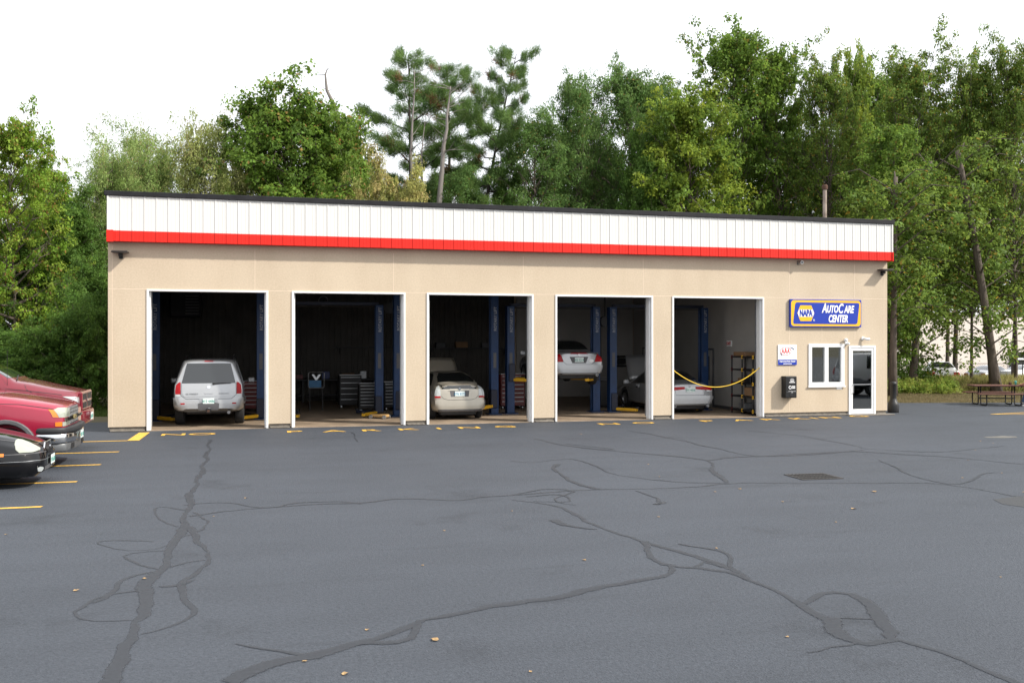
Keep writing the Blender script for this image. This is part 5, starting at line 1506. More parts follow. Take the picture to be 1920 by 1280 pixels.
# clothes
SJ = [(0, 0, .56, .15), (0, .02, .78, .145), (0, .05, 1.0, .16), (0, .065, 1.10, .09), (-.19, .06, 1.05, .078), (-.245, .155, .90, .066), (.19, .06, 1.05, .078), (.245, .14, .88, .066)]
skin_body('shirt', SJ, [(0, 1), (1, 2), (2, 3), (2, 4), (4, 5), (2, 6), (6, 7)], ph, 'shirt_navy')
skin_body('trousers', [(0, -.01, .54, .155), (-.12, .08, .53, .10), (-.16, .42, .52, .078), (-.28, .38, .12, .055), (.12, .08, .53, .10), (.15, .44, .52, .078), (.13, .46, .12, .055)], [(0, 1), (1, 2), (2, 3), (0, 4), (4, 5), (5, 6)], ph, 'jeans')
for x, y in ((-.29, .40), (.13, .48)):
    skin_body('shoe', [(x, y - .05, .055, .05), (x, y + .06, .05, .048), (x, y + .17, .035, .034)], [(0, 1), (1, 2)], ph, 'shoe_grey')
    MB().box(x - .045, x + .045, y - .09, y + .20, .0, .022).build('shoe_sole', 'sign_white', ph, bevel=.008)
skin_body('hair', [(0, .06, 1.33, .10), (0, .08, 1.44, .10)], [(0, 1)], ph, 'hair')
for s, bx, by in ((-1, -.36, .48), (1, .04, .45)):     # fingers of both hands
    for k in range(4):
        fxx = bx + (k - 1.5) * .021
        skin_body('finger', [(fxx, by + .0, .805, .011), (fxx, by + .05 + .008 * (1.5 - abs(k - 1.5)), .802, .009), (fxx, by + .085 + .01 * (1.5 - abs(k - 1.5)), .787, .008)], [(0, 1), (1, 2)], ph, 'skin', lv=1)
    skin_body('thumb', [(bx - s * .03, by - .02, .80, .012), (bx - s * .055, by + .02, .80, .010), (bx - s * .05, by + .05, .795, .009)], [(0, 1), (1, 2)], ph, 'skin', lv=1)
skin_body('nose', [(0, .185, 1.335, .014), (0, .205, 1.315, .014)], [(0, 1)], ph, 'skin', lv=1)

# ------------------------------------------------------------------ far building, fence
x, y = depthpt(1800, 104)
b = thing('warehouse', 'long pale building with glass entry seen through the trees on the right', 'building', (x, y, -1.0), -TH + .06)
MB().box(-26, 14, 0, 22, -1.5, 6.3).build('wall', 'far_wall', b)
MB().box(-26.3, 14.05, -.15, 22.2, 6.3, 6.6).build('parapet', 'white_trim', b)
MB().box(14.0, 40, -3.0, 22, 3.0, 7.4).build('wall', 'far_wall2', b)
MB().box(14.0, 40, -3.02, 22, -1.5, 3.0).build('brick_wall', 'brick_red', b)
MB().box(13.9, 40, -3.2, 22, 7.4, 7.7).build('parapet', 'white_trim', b)
e = MB().box(5.5, 10.0, -.12, -.001, -1.0, 2.3).build('entry', 'car_glass', b)
for xx in (6.3, 7.3, 8.4, 9.3): MB().box(xx - .06, xx + .06, -.2, -.121, -1.0, 1.45).build('door_frame', 'white_trim', e)
MB().box(6.24, 9.36, -.2, -.121, 1.45, 1.65).build('door_header', 'white_trim', e)
for k in range(3):
    xx = -22 + 6.0 * k
    wn_ = MB().box(xx, xx + 1.6, -.05, -.001, 1.2, 2.8).build('window', 'car_glass', b)
    MB().box(xx - .08, xx + 1.68, -.08, -.051, 1.1, 1.2).build('sill', 'white_trim', wn_)
# chain link fence
A = Vector((*depthpt(1795, 60), 0)); Bv = Vector((*depthpt(2040, 60), 0))
f = thing('chain_link_fence', 'black chain link fence between the weeds and the far parking lot', 'fence', (A.x, A.y, min(zg(A.x, A.y), zg(Bv.x, Bv.y)) - .1), math.atan2((Bv - A).y, (Bv - A).x))
FL = (Bv - A).length
for k in range(5): MB().tube([(k * FL / 4, 0, 0), (k * FL / 4, 0, 1.55)], .03, 8).build('post', 'black_metal', f)
MB().tube([(0, 0, 1.52), (FL, 0, 1.52)], .02, 6).build('top_rail', 'black_metal', f)
me_ = MB(); st = .15; n = int(FL / st)
for k in range(-10, n):
    for s in (-1, 1):
        x0 = max(0, k * st); z0 = (x0 - k * st); x1 = min(FL, k * st + 1.5); z1 = x1 - k * st
        if x1 <= x0: continue
        if s < 0: z0, z1 = 1.5 - z0, 1.5 - z1
        d = .005
        me_.add([(x0, s * .004, z0 - d), (x1, s * .004, z1 - d), (x1, s * .004, z1 + d), (x0, s * .004, z0 + d)], [(0, 1, 2, 3)])
tag(me_.build('mesh_wire', 'black_metal', f), kind='stuff')

# ------------------------------------------------------------------ fallen leaves on the asphalt
lf_me = []
for s in range(4):
    r_ = random.Random(40 + s); n = 9
    V = [(0, 0, .004)]
    for k in range(n):
        a = 2 * math.pi * k / n; rr = (.055 if k % 2 else .034) * r_.uniform(.7, 1.2)
        V.append((rr * math.cos(a), rr * .7 * math.sin(a), .004 + .012 * abs(math.sin(a)) * r_.uniform(.2, 1.3)))
    lf_me.append(MB().add(V, [(0, k + 1, (k + 1) % n + 1) for k in range(n)]).mesh('fallen_leaf', 'dry_leaf'))
SPOTS = [(815, 1198, 1.2), (646, 1262, .9), (143, 1105, .9), (270, 1083, .8), (461, 932, .9), (1639, 920, 1.3), (1600, 952, 1.3), (1387, 915, 1.0), (1343, 1026, .7), (1235, 967, .7), (1095, 1048, .8), (1468, 939, .7), (1567, 977, .6), (833, 993, .6), (792, 1058, .6), (401, 966, .5), (688, 1179, .7),
         (570, 1238, .6), (960, 956, .5), (1216, 869, .7), (1237, 892, .6), (1340, 920, .8), (1838, 825, .9), (1862, 829, .7), (1829, 842, .6), (1815, 861, .7), (1805, 894, .7), (1879, 885, .6), (1920, 921, .8), (1350, 822, .6), (1090, 812, .8), (1476, 1192, .6), (1876, 1080, .5), (995, 1257, .5), (11, 1000, .6)]
for i, (px, py, s) in enumerate(SPOTS):
    x, y = gnd(px, py)
    o = link('fallen_leaf', lf_me[i % 4], None, (x, y, .004))
    o.rotation_euler = (0, 0, rnd.uniform(0, 6.28)); o.scale = (s * .85,) * 3
    tag(o, 'small dry tan leaf fallen on the asphalt', 'leaf', 'fallen leaves scattered on the asphalt')

# ------------------------------------------------------------------ trees
def unit(a): return a / (np.linalg.norm(a, axis=-1, keepdims=True) + 1e-9)
def leaf_mesh(name, rng, C, Rr, k, size, cols, ccol, flat=.7, up=.7, material='leaf', narrow=.5, droop=0.0, center=None, yel=None, yf=.03):
    """k leaves around each clump centre C (n,3) with radius Rr (n)"""
    n = len(C)
    P = np.repeat(C, k, axis=0); r = np.repeat(Rr, k)
    N = n * k
    d = unit(rng.normal(size=(N, 3))); q = rng.random(N) ** .45
    offs = d * (q * r)[:, None]; offs[:, 2] *= flat
    P = P + offs
    nrm = unit(np.array([0, 0, up]) + d * .55 + rng.normal(size=(N, 3)) * .45)
    t = unit(np.cross(nrm, rng.normal(size=(N, 3))))
    t[:, 2] -= droop; t = unit(t)
    b = unit(np.cross(nrm, t)); nrm = np.cross(t, b)
    s = size * (0.45 + 1.0 * rng.random(N) ** 1.3)[:, None]
    fold = .18
    v0 = P - t * s * .5
    v1 = P - t * s * .02 + b * s * narrow * .5 + nrm * s * fold
    v2 = P + t * s * .5 - nrm * s * .08
    v3 = P - t * s * .02 - b * s * narrow * .5 + nrm * s * fold
    V = np.stack([v0, v1, v2, v3], axis=1).reshape(-1, 3)
    Q = np.arange(N * 4, dtype=np.int32).reshape(-1, 4)
    base = np.repeat(ccol, k, axis=0)
    c = base * (0.72 + .56 * rng.random(N))[:, None]
    if yel is not None:
        m = rng.random(N) < yf; c[m] = np.array(yel) * (0.7 + .6 * rng.random(m.sum()))[:, None]
    c4 = np.repeat(np.clip(c, .005, 1), 4, axis=0)
    return arr_mesh(name, V, Q, material, c4)

def clump_colors(rng, n, cols, var=.22):
    cols = np.array(cols); i = rng.integers(0, len(cols), n); w = rng.random((n, 1))
    c = cols[i] * w + cols[(i + 1) % len(cols)] * (1 - w)
    return c * (1 - var + 2 * var * rng.random((n, 1)))

def grow(rng, H, cb, Rc, shape, nl, wig=.03, lean=(0, 0), up0=.25, sub=4, tr=.16, clump=.62, jit=(.62, 1.18)):
    """tree skeleton -> tubes, clump centres, radii"""
    tubes = []; C = []; RR = []
    m = 9
    ph = rng.random(4) * 6.28
    def tp(u):
        return np.array([lean[0] * u * H + wig * H * math.sin(u * 4 + ph[0]) * u, lean[1] * u * H + wig * H * math.sin(u * 3.3 + ph[1]) * u, u * H])
    tubes.append(([tuple(tp(i / m * .97)) for i in range(m + 1)], [tr * (1 - .93 * (i / m) ** .9) for i in range(m + 1)], 8))
    az = rng.random() * 6.28
    for i in range(nl):
        u = cb + (1 - cb) * ((i + .5) / nl) ** .9
        az += 2.399 + rng.normal() * .35
        rel = (u - cb) / (1 - cb)
        reach = Rc * shape(rel) * rng.uniform(*jit)
        if reach < .25: reach = .25
        el = up0 + .75 * rel + rng.normal() * .12
        s = tp(u * .97 if u < .97 else .94)
        dirh = np.array([math.cos(az), math.sin(az), 0])
        pts = [s]
        for k in range(1, 5):
            q = k / 4
            p = s + dirh * reach * q + np.array([0, 0, reach * (math.tan(min(el, 1.2)) * q * (.75 + .25 * q))]) + rng.normal(size=3) * .05 * reach * q
            pts.append(p)
        r0 = tr * (1 - .85 * u) * .55 + .012
        tubes.append(([tuple(p) for p in pts], [r0, r0 * .75, r0 * .5, r0 * .3, r0 * .12], 5))
        for k in range(sub):
            q = .35 + .65 * (k + rng.random()) / sub
            j = min(int(q * 4), 3); f = q * 4 - j
            b0 = pts[j] * (1 - f) + pts[j + 1] * f
            L_ = reach * rng.uniform(.22, .45) + .35
            dd = unit(dirh * .7 + rng.normal(size=3) * .75 + np.array([0, 0, .35]))
            e = b0 + dd * L_
            tubes.append(([tuple(b0), tuple((b0 + e) / 2 + rng.normal(size=3) * .05), tuple(e)], [r0 * .35 + .004, r0 * .22 + .003, .003], 4))
            C.append(e); RR.append(clump * rng.uniform(.65, 1.25))
            C.append((b0 + e) / 2 + rng.normal(size=3) * .15); RR.append(clump * rng.uniform(.5, .9))
        C.append(pts[-1]); RR.append(clump * rng.uniform(.7, 1.2))
    C.append(tp(.98)); RR.append(clump * .8)
    return tubes, np.array(C), np.array(RR)
def round_shape(r): return math.sqrt(max(0, 1 - (1.75 * (r - .40)) ** 2)) if r < .97 else .25
def dome_shape(r): return (1 - max(0, r) ** 2.2) ** .5 * (.82 + .18 * min(1, r * 4)) if r < .985 else .12
def tall_shape(r): return (.75 + .25 * math.sin(r * 3.1)) * (1 - r ** 3 * .75)
def cone_shape(r): return 1.0 - .82 * r

GREEN = [(.118, .205, .030), (.148, .240, .040), (.100, .178, .034)]
DARK = [(.082, .165, .028), (.112, .198, .038), (.070, .140, .030)]
BRIGHT = [(.175, .290, .030), (.145, .258, .036), (.225, .300, .046)]
WILLOW = [(.21, .30, .085), (.175, .26, .075), (.26, .33, .115)]
OLIVE = [(.125, .195, .034), (.155, .228, .042), (.105, .178, .036)]
YELLOW = [(.225, .285, .036), (.150, .235, .036), (.120, .205, .034)]
BLUEG = [(.100, .190, .050), (.130, .225, .058), (.100, .170, .050)]
TREEMESH = {}
def tree_meshes(key, H, cb, Rc, shape, nl, k, size, cols, seed, **kw):
    rng = np.random.default_rng(seed)
    g = {q: kw.pop(q) for q in list(kw) if q in ('wig', 'lean', 'up0', 'sub', 'tr', 'clump', 'jit')}
    bark = kw.pop('bark', 'bark')
    tubes, C, RR = grow(rng, H, cb, Rc, shape, nl, **g)
    mb = MB()
    for p, r, n in tubes: mb.tube(p, r, n, cap=False)
    tm = mb.mesh('trunk', bark, smooth=True)
    # tint by clump: drawn at random, a little fresher towards the outside
    cc = clump_colors(rng, len(C), cols)
    cm = leaf_mesh('crown', rng, C, RR, k, size, cols, cc, **kw)
    TREEMESH[key] = (tm, cm)
    return TREEMESH[key]
def extent(me):
    c = np.empty(len(me.vertices) * 3, dtype=np.float32); me.vertices.foreach_get('co', c); c = c.reshape(-1, 3)
    cx, cy = np.median(c[:, 0]), np.median(c[:, 1])
    return np.percentile(c[:, 2], 99.6), np.percentile(np.hypot(c[:, 0] - cx, c[:, 1] - cy), 96)
EXT = {}
def tree_at(name, key, label, px, Z, top, hw, rz=0.0, group='trees behind the shop'):
    """tree whose tip is seen at pixel row 'top' and whose crown is about hw pixels to each side, standing at depth Z"""
    x, y = depthpt(px, Z)
    z0 = zg(x, y)
    if key not in EXT: EXT[key] = extent(TREEMESH[key][1])
    sz = (HC + (638 - top) * Z / FPX - z0) / EXT[key][0]
    sw = hw * Z / FPX / EXT[key][1]
    t = thing(name, label, 'tree', (x, y, z0), rz, group)
    t.scale = (sw, sw, sz)
    link('trunk', TREEMESH[key][0], t); link('crown', TREEMESH[key][1], t)
    return t

# kinds
tree_meshes('maple', 13, .10, 4.3, dome_shape, 110, 60, .175, GREEN, 11, clump=.62, sub=6, jit=(.80, 1.06), up0=.05, tr=.20, narrow=.85, yel=(.30, .20, .06), yf=.035)
tree_meshes('maple2', 14, .15, 4.4, round_shape, 62, 58, .175, BRIGHT, 12, clump=.58, sub=6, tr=.20, narrow=.85, yel=(.30, .18, .06), yf=.06)
tree_meshes('willow', 10, .08, 3.4, tall_shape, 74, 70, .18, WILLOW, 13, clump=.50, sub=6, tr=.12, narrow=.26, droop=.5, wig=.05, flat=1.1, up0=.5, yel=(.32, .26, .12), yf=.06)
tree_meshes('willow2', 10, .12, 2.6, tall_shape, 54, 56, .19, [(.30, .34, .11), (.24, .30, .09), (.36, .33, .15)], 14, clump=.50, sub=5, tr=.10, narrow=.34, droop=.4, wig=.05, bark='bark_grey', flat=1.1, up0=.6)
tree_meshes('ash', 17, .20, 3.6, tall_shape, 72, 66, .18, BLUEG, 15, clump=.58, sub=6, tr=.20, narrow=.4, droop=.35, yel=(.26, .19, .05), yf=.02)
tree_meshes('birch', 18, .24, 3.9, tall_shape, 84, 46, .165, OLIVE, 16, clump=.55, sub=6, tr=.18, narrow=.7, up0=.45, yel=(.30, .22, .04), yf=.05, wig=.02)
tree_meshes('birch2', 18, .24, 3.9, tall_shape, 80, 42, .165, OLIVE, 26, clump=.52, sub=6, tr=.18, narrow=.7, up0=.5, yel=(.30, .22, .04), yf=.05, wig=.03)
tree_meshes('poplar', 18, .14, 3.7, tall_shape, 80, 46, .18, GREEN, 17, clump=.55, sub=6, tr=.20, narrow=.8, up0=.5, yel=(.24, .2, .04), yf=.03)
tree_meshes('yellowing', 13, .10, 3.5, tall_shape, 70, 46, .18, YELLOW, 18, clump=.56, sub=6, tr=.16, narrow=.8, up0=.3)
tree_meshes('dense', 12, .05, 3.6, tall_shape, 66, 60, .18, DARK, 19, clump=.62, sub=6, tr=.16, narrow=.6, droop=.3)
tree_meshes('shrubby', 6, .02, 2.6, round_shape, 46, 66, .14, [(.34, .34, .11), (.26, .30, .09), (.40, .34, .14)], 20, clump=.42, sub=6, tr=.06, narrow=.45)
tree_meshes('bush', 4.2, .03, 2.3, round_shape, 38, 62, .15, DARK, 21, clump=.48, sub=6, tr=.05, narrow=.55, droop=.3)

# white pines: level limbs carrying needle plumes
def pine(key, H, cb, Rc, seed, lean=(0, 0), nl=34):
    rng = np.random.default_rng(seed)
    mb = MB(); P = []; Cc = []
    ph = rng.random() * 6
    def tp(u): return np.array([lean[0] * H * u * u + .012 * H * math.sin(5 * u + ph), lean[1] * H * u + .01 * H * math.sin(4 * u), H * u])
    mb.tube([tuple(tp(i / 10)) for i in range(11)], [.24 * (1 - .9 * i / 10) for i in range(11)], 8, cap=False)
    az = rng.random() * 6
    plumes = []
    for i in range(nl):
        u = cb + (1 - cb) * (i + .3 * rng.random()) / nl
        az += 2.0 + rng.random() * .9
        rel = (u - cb) / (1 - cb)
        reach = Rc * (1 - .78 * rel ** 1.6) * rng.uniform(.30, 1.25) * (.55 + .45 * min(1, rel * 4))
        d = np.array([math.cos(az), math.sin(az), 0]); s = tp(u)
        pts = [s]
        for k in range(1, 6):
            q = k / 5; pts.append(s + d * reach * q + np.array([0, 0, reach * (.02 * q + .22 * q * q + .22 * rel * q)]) + rng.normal(size=3) * .05)
        r0 = .075 * (1 - .7 * u) + .012
        mb.tube([tuple(p) for p in pts], [r0 * (1 - .85 * k / 5) for k in range(6)], 5, cap=False)
        nb = max(7, int(reach * 8))
        for k in range(nb):
            q = .26 + .74 * rng.random(); j = min(int(q * 5), 4); f = q * 5 - j
            b0 = pts[j] * (1 - f) + pts[min(j + 1, 5)] * f
            side = np.array([-d[1], d[0], 0]) * rng.choice([-1, 1])
            e = b0 + (d * .45 + side * rng.uniform(.3, 1.0) + np.array([0, 0, rng.uniform(.0, .35)])) * rng.uniform(.4, 1.05)
            mb.tube([tuple(b0), tuple(e)], [.010, .004], 3, cap=False)
            plumes.append((b0 * .35 + e * .65, e))
        plumes.append((pts[-2], pts[-1]))
    tm = mb.mesh('trunk', 'bark_dark', smooth=True)
    n = len(plumes); K = 105
    A = np.array([p[0] for p in plumes]); B = np.array([p[1] for p in plumes])
    A = np.repeat(A, K, 0); B = np.repeat(B, K, 0); N = n * K
    q = rng.random((N, 1)); base = A + (B - A) * q + rng.normal(size=(N, 3)) * .13
    ax = unit(B - A)
    dirn = unit(ax * .7 + rng.normal(size=(N, 3)) * .6 + np.array([0, 0, .35]))
    L_ = (.22 + .18 * rng.random((N, 1)))
    wv = unit(np.cross(dirn, rng.normal(size=(N, 3)))) * .013
    V = np.stack([base - wv, base + wv, base + dirn * L_], 1).reshape(-1, 3)
    Q = np.arange(N * 3, dtype=np.int32).reshape(-1, 3)
    cc = clump_colors(rng, n, [(.110, .195, .052), (.086, .160, .050), (.135, .215, .056)], .25)
    br = rng.random(n) < .05
    cc[br] = (.20, .105, .05)
    c = np.repeat(cc, K, 0) * (.75 + .5 * rng.random((N, 1)))
    cm = arr_mesh('crown', V, Q, 'needle', np.repeat(c, 3, 0))
    TREEMESH[key] = (tm, cm)
pine('pine_a', 18, .30, 4.6, 31, nl=34)
pine('pine_b', 18, .36, 4.4, 32, lean=(.03, 0), nl=32)
pine('pine_c', 18, .50, 4.2, 33, lean=(.16, 0), nl=30)

# the trees, left to right: kind of mesh, label, pixel column, depth, pixel row of the tip, half width in pixels, turn
for name, key, lab, px, Z, top, hw, rz in [
    ('maple_tree', 'maple2', 'bright yellow green maple at the left picture edge', 28, 41, 214, 112, .4),
    ('maple_tree', 'maple2', 'green maple at the left edge behind the bright maple', -70, 47, 255, 115, 2.0),
    ('willow_tree', 'willow', 'feathery pale green tree left of the fascia corner', 212, 47, 258, 98, .8),
    ('willow_tree', 'willow', 'feathery light green tree over the left end of the roof', 298, 52, 232, 108, 2.6),
    ('thin_tree', 'willow2', 'sparse tan and green tree with pale stem between willow and round maple', 372, 50, 216, 78, .3),
    ('broadleaf_tree', 'dense', 'dense dark tree filling the gap left of the building', 140, 44, 345, 85, 1.0),
    ('broadleaf_tree', 'dense', 'dark leafy tree close behind the left building corner', 178, 38, 480, 68, 3.0),
    ('broadleaf_tree', 'dense', 'dark tree behind the maroon pickup at the left edge', 30, 43, 430, 100, 4.1),
    ('maple_tree', 'maple', 'dense rounded dark green maple behind the second bay', 548, 50, 172, 152, .2),
    ('maple_tree', 'maple', 'lower dark maple tucked against the right side of the round maple', 625, 54, 225, 105, 1.9),
    ('willow_tree', 'willow', 'broad feathery tree low behind the left end of the roof', 255, 56, 285, 120, 4.2),
    ('poplar_tree', 'poplar', 'green poplar filling in behind the right end of the fascia', 1655, 60, 130, 85, 1.2),
    ('broadleaf_tree', 'ash', 'low ash behind the third bay roof', 1050, 60, 260, 110, .1),
    ('broadleaf_tree', 'ash', 'low ash behind the last bay roof', 1420, 62, 230, 120, 1.3),
    ('maple_tree', 'maple2', 'yellow green maple filling in right of the bright maple', 78, 46, 300, 88, 3.1),
    ('broadleaf_tree', 'dense', 'dark tree between the left maple and the feathery tree', 100, 49, 372, 85, 2.2),
    ('broadleaf_tree', 'dense', 'dark tree low behind the pale topped ash', 1120, 62, 225, 115, 1.5),
    ('broadleaf_tree', 'dense', 'dark tree low between the poplars and the vent pipe', 1510, 62, 205, 115, 5.5),
    ('birch_tree', 'birch', 'farther birch behind the wide birches at the right', 1790, 64, 190, 120, 2.5),
    ('birch_tree', 'birch2', 'farther birch deep behind the right picture edge', 1900, 66, 150, 110, 2.5),
    ('poplar_tree', 'poplar', 'poplar between the yellow green tree and the ash', 1225, 60, 150, 75, 4.1),
    ('thin_tree', 'willow2', 'low pale tree peeking over the roof left of the round maple', 428, 48, 292, 72, 1.6),
    ('pine_tree', 'pine_a', 'tall white pine with wide limbs left of the grey dead trunk', 768, 56, 102, 130, .5),
    ('pine_tree', 'pine_b', 'white pine between the two grey dead trunks', 845, 58, 116, 110, 2.2),
    ('pine_tree', 'pine_c', 'leaning white pine with bare crooked trunk right of the dead trunks', 893, 54, 96, 92, -.45),
    ('broadleaf_tree', 'ash', 'drooping green ash in front of the leaning pine', 1008, 53, 205, 98, .9),
    ('broadleaf_tree', 'ash', 'tall pale topped ash right of the leaning pine', 1092, 55, 138, 85, 2.9),
    ('broadleaf_tree', 'ash', 'light green tree with pointed top behind the fourth bay', 1170, 56, 124, 98, 4.4),
    ('broadleaf_tree', 'dense', 'dark tree low behind the fourth bay roof', 1215, 52, 240, 65, .7),
    ('yellowing_tree', 'yellowing', 'yellow green tree in front of the tallest poplar', 1300, 52, 165, 108, 1.1),
    ('poplar_tree', 'poplar', 'tallest poplar with open airy top behind the last bay', 1370, 56, 54, 100, .2),
    ('poplar_tree', 'poplar', 'green poplar right of the tallest one', 1462, 57, 92, 80, 3.3),
    ('birch_tree', 'birch', 'olive green birch behind the roof vent pipe', 1550, 54, 94, 80, 1.7),
    ('yellowing_tree', 'yellowing', 'slim yellow green tree left of the tall olive birch', 1602, 57, 92, 48, 2.9),
    ('birch_tree', 'birch2', 'tall olive birch above the right end of the fascia', 1718, 51, 70, 98, 3.6),
    ('birch_tree', 'birch', 'airy birch at the upper right with pale tip', 1822, 50, 92, 78, .6),
    ('birch_tree', 'birch2', 'birch cut by the right picture edge', 1905, 49, 54, 82, 5.0),
    ('poplar_tree', 'poplar', 'dark poplar close behind the right building corner', 1668, 47, 235, 80, 4.9),
    ('broadleaf_tree', 'ash', 'ash behind the yellow green tree', 1255, 58, 172, 70, 5.4),
    ('maple_tree', 'maple', 'low maple behind the vent pipe', 1630, 59, 190, 95, 2.2),
    ('birch_tree', 'birch2', 'green birch between the upper right birches', 1775, 60, 165, 95, 4.0),
    ('shrub', 'shrubby', 'yellow tan bushy tree over the roof left of the pines', 752, 47, 288, 84, .4),
    ('shrub', 'shrubby', 'tan bushy tree low over the roof between maple and pines', 698, 48, 312, 64, 2.4),
    ('broadleaf_tree', 'ash', 'green tree low behind the roof under the pines', 870, 52, 312, 70, 1.4),
    ('broadleaf_tree', 'dense', 'dark green tree low behind the roof under the leaning pine', 945, 54, 318, 65, 3.9)]:
    tree_at(name, key, lab, px, Z, top, hw, rz)
# understory shrubs left of the building
for i, (px, Z, top, hw, lab) in enumerate([(30, 35, 630, 80, 'dark leafy bush behind the hood of the maroon pickup'), (95, 34.5, 600, 70, 'dark bush left of the building, second from the wall'), (148, 34.5, 560, 62, 'tall green bush left of the building beside the wall'),
                             (172, 36.5, 520, 62, 'dark green bush tucked behind the building corner'), (-30, 36, 600, 90, 'dark bush at the left picture edge behind the pickups')]):
    tree_at('bush', 'bush', lab, px, Z, top, hw, i * 1.3, 'bushes left of the building')

# dead grey trunks
def snag(pts, r0, label, tw, seed):
    r_ = random.Random(seed); base = Vector(pts[0])
    t = thing('dead_tree', label, 'dead tree', base, 0, 'dead grey trunks')
    P = [Vector(p) - base for p in pts]; n = len(P)
    MB().tube(P, [r0 * (1 - .85 * i / (n - 1)) for i in range(n)], 8).build('trunk', 'bark_grey', t, smooth=True)
    mb = MB()
    for k in range(tw):
        u = r_.uniform(.35, .98) * (n - 1); j = min(int(u), n - 2); b0 = P[j].lerp(P[j + 1], u - j)
        a = r_.uniform(0, 6.28); L_ = r_.uniform(.3, 1.5); d = Vector((math.cos(a), math.sin(a), r_.uniform(-.1, .8)))
        mb.tube([b0, b0 + d * L_ * .5 + Vector((0, 0, .05)), b0 + d * L_ + Vector((0, 0, r_.uniform(-.1, .3)))], [.025, .014, .005], 4, cap=False)
    mb.build('bare_twigs', 'bark_grey', t)
def pp3(px, py, Z):
    x, y = depthpt(px, Z); return (x, y, HC + (638 - py) * Z / FPX)
snag([pp3(640, 700, 60), pp3(638, 300, 60), pp3(634, 218, 60), pp3(628, 200, 60), pp3(621, 184, 60), pp3(613, 168, 60), pp3(611, 150, 60), pp3(610, 138, 60), pp3(614, 127, 60)], .20, 'bare crooked dead snag above the round maple', 9, 1)
snag([pp3(772, 700, 52), pp3(774, 400, 52), pp3(773, 330, 52), pp3(770, 290, 52), pp3(772, 250, 52), pp3(774, 210, 52), pp3(777, 170, 52), pp3(777, 130, 52)], .125, 'slim grey dead trunk in front of the tall white pine', 16, 2)
snag([pp3(818, 700, 51), pp3(824, 370, 51), pp3(829, 315, 51), pp3(832, 270, 51), pp3(838, 240, 51), pp3(838, 215, 51), pp3(843, 180, 51), pp3(845, 160, 51)], .16, 'thick grey dead trunk right of the tall white pine', 24, 3)
snag([pp3(789, 700, 53), pp3(791, 330, 53), pp3(790, 290, 53), pp3(793, 260, 53), pp3(797, 225, 53)], .08, 'short thin dead trunk between the two grey dead trunks', 8, 4)
# nearer trunks with low boughs right of the building
def trunk_tree(px, Z, ptop, r0, label, u0, kk, leanpx):
    x, y = depthpt(px, Z); z0 = zg(x, y)
    t = thing('birch_tree', label, 'tree', (x, y, z0), 0, 'trees right of the building')
    n = 8; P = []
    for i in range(n):
        u = i / (n - 1); q = pp3(px + leanpx * (u + .4 * u * u), 735 - (735 - ptop) * u, Z); P.append((q[0] - x, q[1] - y, (q[2] - z0) if i else 0))
    MB().tube(P, [r0 * 1.35] + [r0 * (1 - .55 * i / n) for i in range(1, n)], 10).build('trunk', 'bark', t, smooth=True)
    rng = np.random.default_rng(int(px)); mb = MB(); C = []; RR = []
    for i in range(30):
        u = u0 + (1 - u0) * i / 30; j = min(int(u * (n - 1)), n - 2); f = u * (n - 1) - j
        s = np.array(P[j]) * (1 - f) + np.array(P[j + 1]) * f
        a = i * 2.4 + rng.random(); L_ = rng.uniform(1.2, 3.3); d = np.array([math.cos(a), math.sin(a), 0])
        pts = [s, s + d * L_ * .5 + [0, 0, .35 * L_], s + d * L_ + [0, 0, .25 * L_]]
        mb.tube([tuple(p) for p in pts], [.045, .025, .006], 5, cap=False)
        for k in range(5):
            q = rng.random() * .75 + .25
            C.append(s + d * L_ * q + np.array([0, 0, .3 * L_ * q - .25 * rng.random()]) + rng.normal(size=3) * .35); RR.append(rng.uniform(.35, .75))
    mb.build('limbs', 'bark', t)
    C = np.array(C); cc = clump_colors(rng, len(C), OLIVE)
    link('crown', leaf_mesh('crown', rng, C, np.array(RR), kk, .19, OLIVE, cc, narrow=.6, droop=.35, yel=(.25, .19, .03), yf=.04), t)
trunk_tree(1711, 47, 300, .19, 'birch with straight pale trunk beside the right building corner', .12, 46, 24)
trunk_tree(1868, 46.5, 280, .23, 'birch with thick leaning trunk behind the picnic table', .14, 42, -52)
trunk_tree(1674, 43, 330, .17, 'dark birch trunk hard against the right building corner', .30, 55, 4)
trunk_tree(1940, 52, 300, .2, 'thin birch at the right picture edge', .30, 50, -40)

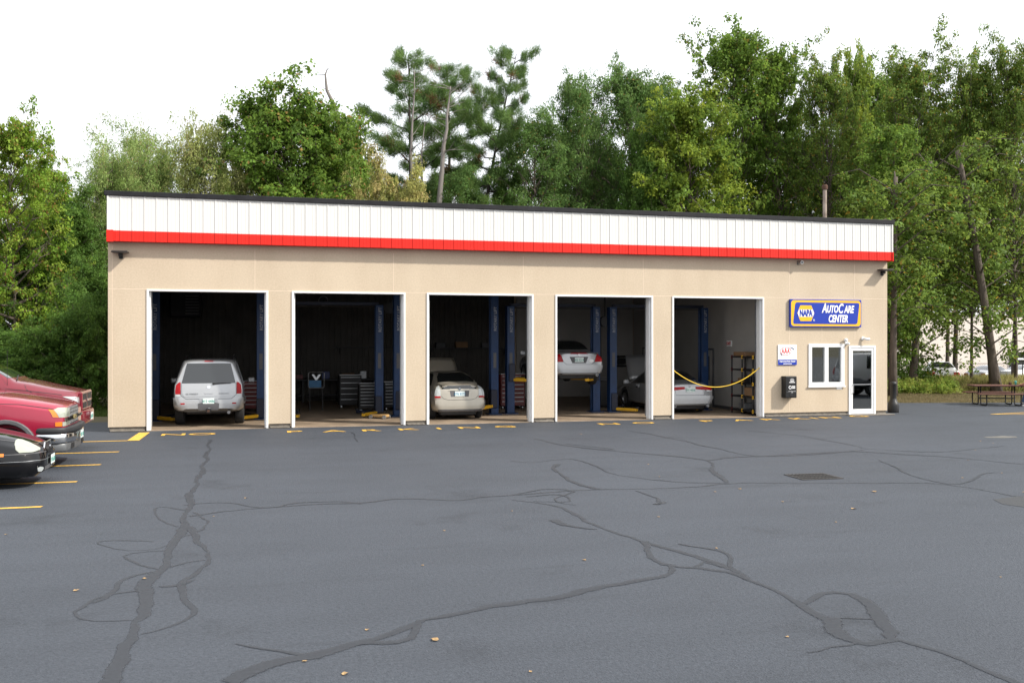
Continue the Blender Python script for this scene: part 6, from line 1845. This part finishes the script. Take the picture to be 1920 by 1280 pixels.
# weeds, lawn grass (uncountable)
def blades(name, label, n, area, hmin, hmax, cols, seed, w=.03, lean=.35):
    rng = np.random.default_rng(seed)
    px = rng.uniform(area[0], area[1], n); Z = rng.uniform(area[2], area[3], n)
    ph = np.arctan((px - 960) / FPX); r = Z / np.cos(ph)
    x = r * np.sin(ph + TH); y = r * np.cos(ph + TH)
    z = np.array([zg(a, b) for a, b in zip(x, y)])
    h = rng.uniform(hmin, hmax, n) * (.6 + .6 * np.abs(np.sin(x * .9 + y * .6)))
    a = rng.uniform(0, 6.28, n); dx = np.stack([np.cos(a), np.sin(a), np.zeros(n)], 1) * (w * .5)
    b = rng.normal(size=(n, 2)) * lean * h[:, None]
    base = np.stack([x, y, z], 1)
    mid = base + np.stack([b[:, 0] * .35, b[:, 1] * .35, h * .6], 1)
    tip = base + np.stack([b[:, 0], b[:, 1], h], 1)
    V = np.stack([base - dx, base + dx, mid + dx * .8, tip, mid - dx * .8], 1).reshape(-1, 3)
    Q = np.arange(n * 5, dtype=np.int32).reshape(-1, 5)
    c = clump_colors(rng, n, cols, .3)
    o = link(name, arr_mesh(name, V, Q, 'leaf', np.repeat(c, 5, 0)))
    return tag(o, label, 'grass', kind='stuff')
blades('lawn_grass', 'short dry grass strip behind the picnic table', 26000, (1660, 2000, 38.4, 47), .04, .11, [(.20, .17, .09), (.14, .14, .06), (.24, .19, .11)], 51, .012)
blades('lawn_grass', 'short green grass beside the left building corner', 9000, (120, 210, 31.5, 36), .04, .10, [(.06, .11, .025), (.09, .13, .035)], 52, .012)
blades('weeds', 'tall tan and green weeds below the birches on the right', 30000, (1750, 2010, 46.5, 56), .25, .72, [(.36, .31, .12), (.26, .28, .09), (.42, .34, .17), (.20, .26, .07)], 53, .03)
def weed_plants(px0, px1, Z0, Z1, n, seed, cols, h0, h1, label):
    rng = np.random.default_rng(seed); C = []; RR = []
    for i in range(n):
        x, y = depthpt(rng.uniform(px0, px1), rng.uniform(Z0, Z1)); h = rng.uniform(h0, h1)
        for k in range(4):
            C.append((x + rng.normal() * .15, y + rng.normal() * .15, zg(x, y) + h * (.25 + .22 * k))); RR.append(rng.uniform(.18, .34))
    C = np.array(C)
    tag(link('weeds', leaf_mesh('weeds', rng, C, np.array(RR), 26, .14, cols, clump_colors(rng, len(C), cols), narrow=.4)), label, 'weeds', kind='stuff')
weed_plants(1668, 1795, 44.5, 49, 150, 61, [(.15, .25, .04), (.20, .28, .05), (.24, .26, .06)], .25, .72, 'leafy green weeds along the foot of the birches')
weed_plants(1660, 1745, 47, 56, 70, 62, DARK + GREEN, .8, 1.8, 'dark brush behind the right building corner')
